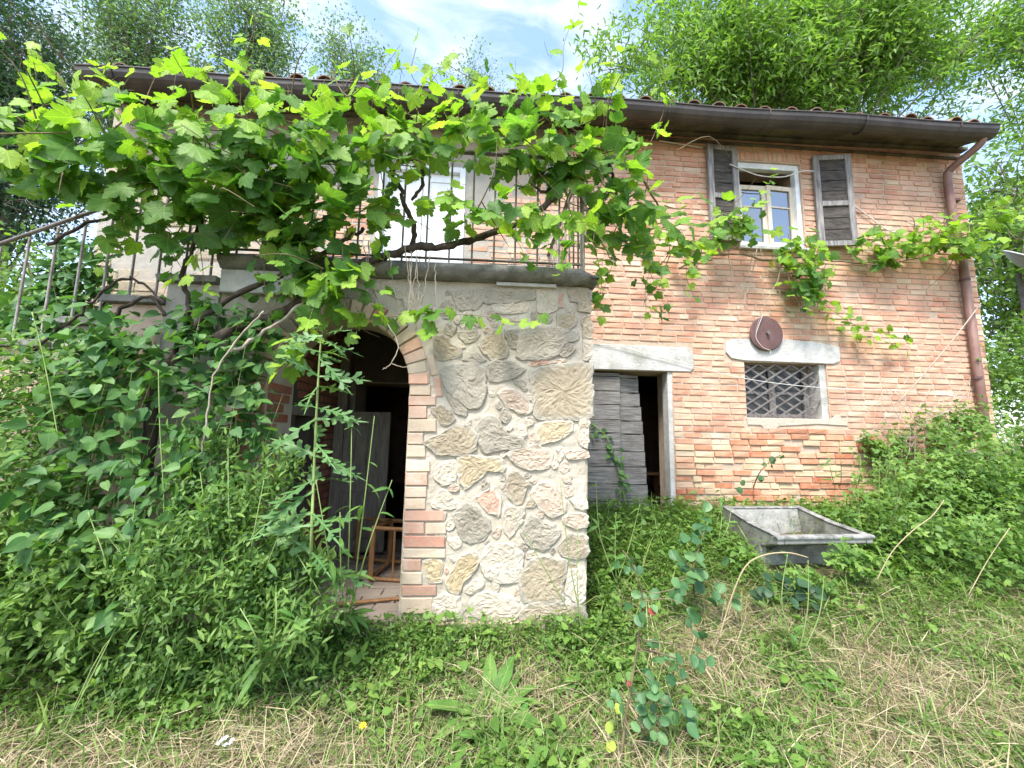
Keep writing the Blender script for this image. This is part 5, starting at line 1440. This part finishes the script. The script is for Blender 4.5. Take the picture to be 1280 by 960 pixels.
# rank growth at the foot of the stair
lw_b = [(P(40, 500, 2.7), (.45, .3, .38), 3000), (P(20, 620, 2.5), (.42, .3, .36), 3200), (P(70, 700, 2.45), (.5, .25, .2), 2600), (P(20, 740, 2.4), (.4, .25, .14), 1600), (P(150, 760, 2.45), (.4, .2, .12), 1500), ((-2.7, 2.5, .25), (.6, .25, .2), 2000), ((-3.3, 2.6, .35), (.6, .3, .3), 2000)]
pos, R, S = cloud(lw_b, (.03, .065), (0, -.5, .7), .6, shell=.5, lumps=90)
tag(scatter('undergrowth', SMALL + LANCE + TRI3[:1], pos, R, S, 'herb_leaf'), 'rank mixed green undergrowth at the foot of the outside stair', 'undergrowth')
iv_b = [(P(95, 350, 4.2), (.35, .2, .45), 420), (P(60, 400, 4.1), (.4, .25, .4), 380), (P(150, 400, 4.2), (.3, .15, .3), 160)]
ivy = empty('ivy_bush', (-4.0, 4.2, .6), 'dark ivy bush filling the corner behind the stair railing', 'ivy')
pos, R, S = cloud(iv_b, (.07, .12), (0, -.6, .6), .45, (0, -.3, -.6), .5)
scatter('foliage', HEART, pos, R, S, 'shrub_leaf', ivy)
stems('stem', iv_b, 0, 6, .01, 'cane_dark', ivy)
# ivy climbing the plank door
dv = empty('door_creeper', (1.55, YF + .05, .5), 'small creeper climbing the grey plank door', 'creeper')
pts = pix_path([(785, 640), (778, 610), (770, 575), (757, 545), (740, 530)], YF + .04, 6)
MB().tube(pts, .006, 5).build('stem', 'stem_green', dv, smooth=True)
pos = np.concatenate([np.array([p + rng.normal(0, (.05, .012, .05), 3) for p in pts]), np.array([p + rng.normal(0, (.07, .012, .07), 3) for p in pts[:16]])]); pos[:, 1] = np.minimum(pos[:, 1], YF + .055)
single_leaves('leaf', 'heart_leaf', HEART, pos, frames(np.array([0, -.9, .4]) + rng.normal(0, .35, (len(pos), 3)), np.array([0, -.1, -.8]) + rng.normal(0, .6, (len(pos), 3))), rng.uniform(.05, .085, len(pos)), 'shrub_leaf', dv)

# brambles on the bank beyond the trough
br_b = [(P(1180, 620, 4.0), (.75, .5, .45), 2600), (P(1255, 590, 4.0), (.7, .5, .6), 2200), (P(1130, 680, 3.7), (.6, .4, .32), 1700), (P(1230, 700, 3.5), (.7, .5, .35), 2300), (P(1270, 480, 4.8), (.5, .4, .8), 1400), (P(1110, 560, 4.55), (.35, .12, .2), 350), (P(1190, 530, 4.5), (.5, .15, .25), 500)]
br = empty('bramble', (5.2, 4.0, float(ground_z(5.2, 4.0))), 'thick bramble thicket with light green leaves covering the bank at the corner of the house', 'bramble')
br_b = [(c, r, int(n * 1.5)) for c, r, n in br_b]
pos, R, S = cloud(br_b, (.045, .085), (0, -.5, .8), .55, shell=.45, lumps=45)
scatter('foliage', TRI3 + TRI3 + SMALL[:1], pos, R, S, 'bramble_leaf', br)
stems('cane', br_b, 0, 14, .006, 'stem_green', br)
sp_m = MB(); sp_p = []
for k in range(46):
    c, r, n_ = br_b[int(rng.integers(0, 5))]
    a_ = np.asarray(c) + rng.normal(0, .45, 3) * np.asarray(r); a_[2] = max(a_[2], float(ground_z(a_[0], a_[1])) + .1)
    dv_ = np.array([rng.normal(-.1, .35), -.25 + rng.normal(0, .2), rng.uniform(.25, .6)])
    e_ = a_ + dv_ * 1.0; e_[2] -= rng.uniform(0, .15)
    pts_ = smooth_path([a_, a_ + dv_ * .55 + np.array([0, 0, .12]), e_], 6)
    sp_m.tube(pts_, [.0045 * (1 - .06 * i) for i in range(len(pts_))], 5, cap=False)
    for q_ in pts_[4:]: sp_p += [q_ + rng.normal(0, .03, 3), q_ + rng.normal(0, .035, 3)]
sp_m.build('spray', 'stem_green', br, smooth=True, kind='stuff')
sp_p = np.array(sp_p)
scatter('foliage', TRI3, sp_p, frames(np.array([0, -.45, .85]) + rng.normal(0, .45, (len(sp_p), 3)), np.array([0, -.3, -.2]) + rng.normal(0, .7, (len(sp_p), 3))), rng.uniform(.05, .10, len(sp_p)), 'bramble_leaf', br)
tw_b = [(P(1062, 695, 3.25), (.22, .12, .16), 260), (P(1085, 660, 3.9), (.2, .2, .22), 220), (P(925, 700, 3.4), (.10, .12, .14), 120), (P(1000, 735, 3.1), (.35, .1, .10), 200)]
pos, R, S = cloud(tw_b, (.045, .08), (0, -.5, .8), .5, shell=.45, lumps=20)
tw_o = empty('nettle_patch', (3.2, 3.3, float(ground_z(3.2, 3.3))), 'leafy weeds crowding the foot and rim of the concrete trough', 'weeds')
scatter('foliage', TRI3 + HEART[:1], pos, R, S, 'bramble_leaf', tw_o)
stems('stem', tw_b, 0, 8, .004, 'stem_green', tw_o)
dry = MB()
for _ in range(26):
    a = np.array([rng.uniform(1085, 1215), rng.uniform(470, 520)]); b = a + np.array([rng.uniform(-70, 70), rng.uniform(25, 110)])
    dry.tube(pix_path([tuple(a), tuple((a + b) / 2 + rng.normal(0, 10, 2)), tuple(b)], [4.6, 4.5, 4.42], 4), .0035, 5, cap=False)
dry.build('dead_cane', 'twig', br, smooth=True, kind='stuff')

# thistle by the arch
def plant_on(pix, Y, r0, r1, mat, parent, name='stem'):
    pts = pix_path(pix, Y, 6)
    MB().tube(pts, [r0 + (r1 - r0) * i / (len(pts) - 1) for i in range(len(pts))], 7).build(name, mat, parent, smooth=True)
    return pts
b0 = G(388, 790)
th = empty('thistle', b0, 'tall thistle with spiny feathered leaves growing before the porch arch', 'thistle')
pts = plant_on([(388, 790), (389, 690), (392, 600), (396, 510), (400, 440), (403, 420)], [float(b0[1])] + [2.35] * 5, .010, .004, 'stem_green', th)
for i, p in enumerate(pts[5:]):
    if i % 3 == 2: continue
    t = i / len(pts[5:])
    for q in range(2):
        az = i * 2.4 + q * 2.7 + rng.normal(0, .3)
        tv = np.array([[math.cos(az), math.sin(az) * .7 - .15, .30 - .25 * t + rng.normal(0, .15)]])
        nv = np.array([[0, -.5, .85]]) + rng.normal(0, .3, (1, 3))
        single_leaves('leaf', 'thistle_leaf', THISTLE, np.array([p]), frames(nv, tv), [rng.uniform(.20, .30) * (1 - .3 * t)], 'thistle', th)
# loose leafy weeds with flower spikes
def weed(px, py, spikes, Y, label, n_leaf=26, size=(.10, .18), mat='dock'):
    b = G(px, py); w_ = empty('tall_weed', b, label, 'weed', 'tall weeds with thin flower spikes')
    for (sx, sy) in spikes:
        pts = plant_on([(px + rng.normal(0, 4), py), ((px + sx) / 2 + rng.normal(0, 6), (py + sy) / 2), (sx, sy)], [float(b[1]), Y, Y], .005, .0018, 'stem_green', w_)
        m_ = len(pts)
        n = max(6, n_leaf // len(spikes))
        ix = (rng.random(n) ** 1.4 * (m_ - 1)).astype(int)
        pos = np.array([pts[i] for i in ix])
        az = rng.uniform(0, 6.28, n)
        T = np.stack([np.cos(az), np.sin(az) * .7, .45 + rng.normal(0, .25, n)], 1)
        single_leaves('leaf', 'dock_leaf', DOCK, pos, frames(np.array([0, -.4, .8]) + rng.normal(0, .35, (n, 3)), T), rng.uniform(*size, n) * (1 - .6 * ix / m_), mat, w_)
weed(432, 800, [(395, 600), (440, 520), (468, 520), (425, 640), (490, 600), (370, 690)], 2.35, 'leafy weed with thin upright flower spikes in front of the arched doorway', 80)
weed(330, 850, [(300, 760), (345, 740), (372, 770)], 2.1, 'low leafy weed with short spikes under the tiny-leaved herb', 30)
weed(1000, 820, [(985, 690), (1010, 700), (1030, 720)], 2.6, 'thin flowering weed standing in front of the concrete trough', 18, (.06, .10))
weed(730, 800, [(640, 640), (700, 600), (722, 660)], 2.75, 'wispy thin-stemmed weed leaning on the stone pillar', 10, (.03, .06))
weed(300, 800, [(250, 590), (285, 560), (330, 600), (360, 640)], 2.3, 'pale leafy weed with upright spikes rising out of the tiny-leaved herb', 60, (.08, .15))
weed(150, 800, [(110, 640), (170, 620), (200, 680)], 2.3, 'leafy weed with slender spikes at the foot of the heart-leaved shrub', 45, (.08, .15))
weed(770, 740, [(745, 600), (770, 640), (800, 630)], 3.3, 'leafy weed standing before the plank door', 40, (.10, .18))
weed(890, 700, [(870, 610), (900, 600), (915, 620)], 3.8, 'slender weed between the plank door and the trough', 36, (.10, .18))
weed(1090, 720, [(1070, 590), (1100, 570), (1130, 600)], 3.8, 'tall slender weed at the edge of the bramble thicket', 40, (.10, .18))
weed(1050, 640, [(1035, 560), (1050, 545), (1075, 570)], 4.4, 'thin weed growing against the brick wall under the barred window', 30, (.10, .18))
# dock rosettes
def rosette(px, py, n, size, label, up=.9, group='dock rosettes in the cut grass'):
    b = G(px, py); d_ = empty('dock_plant', b, label, 'dock', group)
    az = rng.uniform(0, 6.28, n)
    T = np.stack([np.cos(az), np.sin(az), up + rng.normal(0, .3, n)], 1)
    Nn = np.stack([-np.cos(az) * .6, -np.sin(az) * .6 - .2, np.full(n, .9)], 1)
    pos = b + np.stack([np.cos(az), np.sin(az), np.zeros(n)], 1) * .03
    single_leaves('leaf', 'dock_leaf', DOCK, pos, frames(Nn, T), rng.uniform(*size, n), 'dock', d_)
rosette(612, 895, 20, (.20, .34), 'broad dock rosette in the yard before the stone pillar')
rosette(640, 930, 12, (.16, .26), 'smaller dock tuft just in front of the broad rosette before the pillar')
rosette(995, 840, 20, (.14, .26), 'bright green dock tuft in the cut straw in front of the trough')
rosette(1180, 935, 10, (.10, .18), 'small dock seedling alone in the straw below the brambles', .6)
rosette(350, 870, 12, (.12, .22), 'dock tuft in the grass under the tall thistle', .5)
rosette(838, 655, 16, (.18, .30), 'leafy dock growing at the foot of the plank door', 1.2)
rosette(745, 850, 14, (.14, .26), 'narrow-leaved dock beside the round-leaved sapling', 1.2)

# saplings
def sapling(stem_pix, Y, leaf_pix, label, mat, size, extra=()):
    b = G(*stem_pix[0]); s = empty('sapling', b, label, 'sapling')
    Ys = [float(b[1])] + [Y] * (len(stem_pix) - 1)
    pts = plant_on(stem_pix, Ys, .007, .003, 'cane_dark', s)
    tw = MB()
    for (px, py, n, sp) in leaf_pix:
        c = P(px, py, Y + rng.uniform(-.08, .08))
        j = min(pts, key=lambda q: np.linalg.norm(q - c))
        tw.tube(smooth_path([j, (j + c) / 2 + rng.normal(0, .01, 3), c], 3), .0022, 5, cap=False)
        pos = c + rng.normal(0, 1, (n, 3)) * np.array([sp, .04, sp])
        single_leaves('leaf', 'round_leaf', ROUND, pos, frames(np.array([0, -.7, .6]) + rng.normal(0, .4, (n, 3)), np.array([0, -.2, -.3]) + rng.normal(0, .7, (n, 3))), rng.uniform(*size, n), mat, s)
    tw.build('twigs', 'cane_dark', s, kind='stuff')
    for px, py, m_, sz in extra:
        single_leaves('leaf', 'round_leaf', ROUND, np.array([P(px, py, Y - .03)]), frames(np.array([[0, -.8, .5]]), rng.normal(0, 1, (1, 3)) + np.array([[0, 0, -.5]])), [sz], m_, s)
sapling([(775, 958), (782, 900), (790, 850), (799, 790), (803, 745), (790, 705), (778, 688)], 2.0,
        [(815, 850, 8, .03), (838, 880, 9, .035), (812, 905, 9, .035), (845, 930, 10, .04), (800, 935, 9, .035), (825, 815, 7, .03), (850, 825, 6, .03), (868, 830, 3, .02), (812, 745, 5, .025), (845, 735, 2, .012), (862, 760, 4, .03), (790, 755, 4, .02), (790, 700, 5, .03), (775, 870, 5, .02), (872, 810, 4, .03), (800, 870, 6, .03), (880, 900, 4, .03), (825, 950, 8, .04)],
        'slender sapling with round blue-green leaves and a red leaf in the yard', 'sapling_leaf', (.034, .062),
        ((810, 763, 'red_leaf', .04), (788, 858, 'red_leaf', .025), (763, 902, 'sapling_young', .045), (775, 892, 'sapling_young', .04), (770, 935, 'sapling_young', .045), (760, 940, 'sapling_young', .04)))
sapling([(868, 742), (866, 715), (872, 690), (880, 665)], 2.85, [(858, 705, 8, .05), (880, 660, 8, .05), (850, 725, 6, .05), (876, 720, 6, .05), (895, 735, 5, .05), (862, 672, 4, .03), (905, 745, 4, .04)], 'short dark-leaved sapling growing beside the concrete trough', 'sapling_leaf', (.06, .09))
sapling([(1003, 775), (1002, 745), (1004, 725)], 3.0, [(1003, 735, 7, .05), (990, 745, 4, .04), (1018, 742, 4, .04), (945, 742, 4, .04), (968, 726, 3, .03)], 'small drooping plant with dark leaves in front of the concrete trough', 'dark_leaf', (.07, .11))
sapling([(935, 640), (945, 600), (965, 575), (978, 568)], 4.3, [(978, 570, 3, .03), (960, 580, 2, .02), (950, 600, 2, .03), (925, 605, 2, .03)], 'thin weed with a few round leaves standing against the brick wall', 'sapling_leaf', (.06, .09))

# dry stalks
def stalk(pix, Y, label, r=.005):
    Ys = Y if hasattr(Y, '__len__') else [Y] * len(pix)
    tag(MB().tube(pix_path(pix, Ys, 6), r, 5).build('dry_stalk', 'straw', None, smooth=True), label, 'stalk')
stalk([(898, 800), (915, 745), (932, 708), (955, 694), (985, 691), (1010, 697)], 2.6, 'bleached dry stalk bending in an arch before the trough', .0045)
stalk([(1096, 725), (1115, 690), (1140, 664), (1165, 645), (1180, 625)], 3.0, 'pale bent stalk rising from the brambles', .0038)
stalk([(1210, 745), (1235, 700), (1262, 660)], 2.9, 'thin straight dry stalk among the brambles', .0028)

# flowers
def flower(px, py, dz, n, mat, r, label, cat, name, clus=1):
    b = G(px, py + 6)
    f = empty(name, b, label, cat)
    for c_ in range(clus):
        top = b + np.array([rng.normal(0, .018) * (clus > 1), rng.normal(0, .012) * (clus > 1), dz + rng.normal(0, .012) * (clus > 1)])
        MB().tube([b, (b + top) / 2 + rng.normal(0, .004, 3), top], .0016, 5).build('stem', 'stem_green', f)
        az = np.linspace(0, 2 * math.pi, n, endpoint=False) + rng.normal(0, .1, n)
        T = np.stack([np.cos(az), np.sin(az), np.full(n, .25)], 1)
        Nn = np.stack([-np.cos(az) * .2, -np.sin(az) * .2 - .3, np.full(n, .9)], 1)
        scatter('petals', LANCE if n > 10 else SMALL, np.repeat(top[None], n, 0), frames(Nn, T), rng.uniform(.85, 1.1, n) * r, mat, f)
flower(452, 930, .10, 26, 'petal_yellow', .020, 'single yellow dandelion flower in the cut grass', 'flower', 'dandelion')
flower(280, 948, .10, 5, 'petal_white', .011, 'cluster of small white flowers in the straw near the dandelion', 'flowers', 'wildflower', 9)
flower(8, 828, .12, 6, 'petal_white', .014, 'pale lilac wildflower heads in the herbs under the stair shrub', 'flowers', 'wildflower', 6)
flower(100, 830, .10, 5, 'petal_white', .010, 'tiny white flowers scattered in the low clover', 'flowers', 'wildflower', 4)
flower(185, 862, .09, 5, 'petal_white', .011, 'small white blossoms where the clover meets the straw', 'flowers', 'wildflower', 4)

# ================================================================== yard cover
def yard(n, dens):
    """random places in the yard in front of the house, kept with probability dens(x, y)"""
    x = rng.uniform(-4.8, 6.6, n * 4); y = .9 + 3.78 * rng.random(n * 4) ** .9
    free = ~((x > -2.0) & (x < .80) & (y > 2.90)) & ~((x < -1.9) & (y > 2.86)) & ~((x > 2.45) & (x < 3.5) & (y > 3.36) & (y < 4.34))
    seen = np.abs(x) < 1.45 * y + 1.0
    k = free & seen & (rng.random(n * 4) < dens(x, y))
    x, y = x[k][:n], y[k][:n]
    return x, y, ground_z(x, y)
def green(x, y):
    g = .42 + .32 * wob(x * .9 + 3, y * 1.1 + 1) + .25 * np.sin(x * 5.1 + 1.0) * np.sin(y * 4.3)
    g = g + .55 * ss(3.0, 3.8, y) * (1 - .2 * ss(3.6, 4.4, x)) + .5 * ss(2.35, 2.8, y) * (x < 1.0) + .35 * ss(-1.0, -1.6, x) * ss(1.9, 2.2, y) - .16 * ss(1.0, 1.8, x) * (1 - ss(2.4, 3.0, y))
    g = g - .55 * (1 - ss(2.08, 2.34, y)) * ss(-.45, -.95, x)
    return np.clip(g, .06, 1)
def lay(x, y, z, tilt, tsp):
    n = len(x); az = rng.uniform(0, 6.28, n)
    T = np.stack([np.cos(az), np.sin(az), tilt + rng.normal(0, tsp, n)], 1)
    N = np.stack([-T[:, 0] * T[:, 2], -T[:, 1] * T[:, 2], np.ones(n)], 1) + rng.normal(0, .35, (n, 3))
    return frames(N, T)
x, y, z = yard(85000, lambda x, y: np.clip(1.1 - .85 * green(x, y), .1, 1))
hs = rng.random(len(x)) ** 2 * .07
tag(scatter('straw', STRAWS, np.stack([x, y, z + hs], 1), lay(x, y, z, .03, .16), rng.uniform(.06, .24, len(x)), 'straw'), 'cut dry straw lying over the yard', 'straw')
x, y, z = yard(60000, lambda x, y: .25 + .6 * green(x, y))
tag(scatter('grass', BLADES, np.stack([x, y, z - .01], 1), lay(x, y, z, 1.1, .55), rng.uniform(.06, .19, len(x)), 'grass'), 'short rough grass sprouting through the straw', 'grass')
x, y, z = yard(150000, lambda x, y: np.clip(green(x, y) * 1.2 - .12, 0, 1))
hh = rng.random(len(x)) * (.03 + .10 * green(x, y) + .05 * ss(3.2, 4.3, y))
tag(scatter('clover', SMALL, np.stack([x, y, z + hh], 1), lay(x, y, z, .2, .5), rng.uniform(.014, .034, len(x)), 'herb_leaf'), 'low leafy clover and weeds patching the yard', 'weeds')
x, y, z = yard(16000, lambda x, y: np.clip(green(x, y) * 1.2 - .4, 0, 1))
hh = .02 + rng.random(len(x)) * (.05 + .10 * green(x, y) + .12 * ss(3.0, 4.3, y))
tag(scatter('weeds', TRI3 + HEART[1:2], np.stack([x, y, z + hh], 1), lay(x, y, z, .1, .4), rng.uniform(.035, .075, len(x)), 'bramble_leaf'), 'leafy three-lobed weeds along the foot of the brick wall', 'weeds')

x, y, z = yard(14000, lambda x, y: ss(3.0, 4.2, y) * (.5 + .5 * (x > 3.4)) * (x > .8) + .12 * ss(2.6, 3.2, y) * (x > .8))
tag(scatter('tall_grass', [blade(.3, .6), blade(.7, .55), blade(1.0, .5), blade(1.3, .5)], np.stack([x, y, z], 1), lay(x, y, z, 2.0, .8), rng.uniform(.16, .50, len(x)), 'grass'), 'tall green grass along the foot of the brick wall and the bank', 'grass')

tx, ty, tz = yard(260, lambda x, y: .35 + .5 * green(x, y))
m_ = 34
x = np.repeat(tx, m_) + rng.normal(0, .035, len(tx) * m_); y = np.repeat(ty, m_) + rng.normal(0, .035, len(tx) * m_); z = ground_z(x, y)
hs = np.repeat(rng.uniform(.10, .30, len(tx)), m_) * rng.uniform(.5, 1.1, len(x))
tag(scatter('grass_tufts', [blade(.3, .8), blade(.8, .7), blade(1.2, .7)], np.stack([x, y, z - .01], 1), lay(x, y, z, 1.6, .7), hs, 'grass'), 'uneven tufts of longer grass standing out of the straw', 'grass', kind='stuff')

# ================================================================== trees
def tree(name, label, base, top, crown, clumps, per, size, temps, mat, droop=(0, 0, -.6), csig=.32, tr=.16, group=None, limb_mat='trunk'):
    t = empty(name, base, label, 'tree', group)
    base, top = np.array(base, float), np.array(top, float)
    tp = smooth_path([base, base + (top - base) * .35 + rng.normal(0, .2, 3), base + (top - base) * .7 + rng.normal(0, .25, 3), top], 5)
    MB().tube(tp, [tr * (1 - .85 * i / (len(tp) - 1)) for i in range(len(tp))], 9).build('trunk', limb_mat, t, smooth=True)
    lim = MB(); tips = []
    for c, rad, n in crown:
        c, rad = np.array(c), np.array(rad)
        for _ in range(n):
            d = unit(rng.normal(0, 1, 3)); e = c + d * rad * rng.random() ** .4
            j = tp[min(len(tp) - 1, max(4, int((.35 + .6 * rng.random()) * len(tp))))]
            m_ = (j + e) / 2 + np.array([0, 0, .3]) + rng.normal(0, .25, 3)
            L = smooth_path([j, m_, e], 5)
            lim.tube(L, [max(.006, tr * .17 * (1 - .9 * i / len(L))) for i in range(len(L))], 5, cap=False)
            for q in range(clumps):
                s = L[rng.integers(len(L) // 2, len(L))]
                g = s + rng.normal(0, csig * 1.5, 3)
                lim.tube([s, (s + g) / 2 + rng.normal(0, .08, 3), g], [.012, .008, .004], 4, cap=False)
                tips.append(g)
    lim.build('limbs', limb_mat, t, smooth=True, kind='stuff')
    tips = np.array(tips)
    pos = np.repeat(tips, per, 0) + rng.normal(0, csig, (len(tips) * per, 3))
    n = len(pos)
    T = np.array(droop) + rng.normal(0, .55, (n, 3)); N = rng.normal(0, .7, (n, 3)) + np.array([0, -.3, .6])
    scatter('crown', temps, pos, frames(N, T), rng.uniform(*size, n), mat, t)
# willow-leaved tree leaning over the roof
c1 = P(1010, 40, 10.2)
tree('willow_tree', 'bright green willow-leaved tree leaning over the tiled roof', (c1[0] + .5, 11.6, .5), c1 + np.array([0, 1, -.3]),
     [(P(960, 55, 9.8), (2.2, 1.6, 1.5), 18), (P(1080, 45, 9.6), (2.2, 1.6, 1.4), 18), (P(850, 70, 10.2), (1.6, 1.4, 1.5), 11), (P(1180, 50, 10.0), (2.0, 1.6, 1.5), 13), (P(900, -20, 10.5), (2.5, 1.6, 1.4), 13), (P(1100, -30, 10.5), (2.5, 1.6, 1.4), 13), (P(775, 60, 10.8), (.9, .9, 1.1), 5)], 9, 62, (.16, .27), LANCE, 'peach_leaf', (.1, -.1, -.8), .25, .26)
c1 = P(1275, 20, 10.0)
tree('willow_tree', 'willow-leaved tree with windblown twigs past the end of the gutter', (c1[0] + 1, 10.8, .5), c1, [(P(1250, 30, 9.8), (1.6, 1.4, 1.2), 9), (P(1310, 60, 9.4), (1.6, 1.4, 1.6), 8)], 7, 50, (.16, .25), LANCE, 'peach_leaf', (-.7, -.1, -.5), .34, .16)
GB = 'poplar trees behind the house'
for px, py, Y, rad, n, lab in ((170, 0, 16, (2.6, 2.2, 3.0), 26, 'tall pale poplar behind the gutter at the stair end of the roof'), (320, 25, 17, (2.6, 2.0, 2.6), 24, 'broad blue-green poplar rising behind the middle of the vine'), (440, 75, 19, (2.0, 1.8, 1.8), 15, 'lower rounded poplar beside the open sky behind the roof'), (600, 100, 22, (1.2, 1.0, 1.0), 7, 'small distant treetop just showing over the gutter in the open sky')):
    c = P(px, py, Y)
    tree('poplar_tree', lab, (c[0], Y + .5, .5), c, [(c, rad, n), (c - np.array([0, 0, rad[2] * 1.2]), (rad[0] * 1.05, rad[1], rad[2]), n)], 8, 52, (.10, .18), SMALL + LANCE[:1], 'poplar_leaf', (.5, 0, -.2), .34, .22, GB)
c = P(10, 130, 9.5)
tree('dark_tree', 'dark green tree standing past the stair end of the house', (c[0], 10.0, .5), c, [(P(30, 110, 9.5), (1.3, 1.2, 2.0), 22), (P(10, 20, 10), (1.5, 1.2, 1.6), 14), (P(-30, 220, 9), (1.2, 1.2, 1.5), 14)], 9, 80, (.07, .13), SMALL + LANCE, 'dark_leaf', (.3, 0, -.4), .28, .18)
c = P(20, 370, 7.0)
tree('hedge_tree', 'light green hedge tree beyond the foot of the stair', (c[0] - .2, 7.2, .4), c, [(P(20, 385, 7.0), (1.2, .9, .8), 14), (P(-60, 420, 6.5), (1.3, .9, 1.0), 12), (P(60, 470, 6.8), (.8, .7, .8), 8)], 6, 34, (.06, .11), SMALL + HEART[:1], 'bramble_leaf', (0, -.2, -.5), .24, .09)
c = P(1270, 260, 6.5)
tree('hedge_tree', 'dense green tree crowding the downpipe corner of the brick wall', (c[0] + .2, 6.7, .8), c, [(P(1262, 245, 6.6), (.75, .7, 1.3), 18), (P(1265, 380, 6.0), (.7, .6, 1.0), 16), (P(1330, 320, 6.5), (1.2, .8, 1.8), 18), (P(1275, 470, 5.6), (.6, .5, .6), 8)], 7, 44, (.06, .11), SMALL + HEART[:1], 'herb_leaf', (0, -.2, -.6), .22, .12)
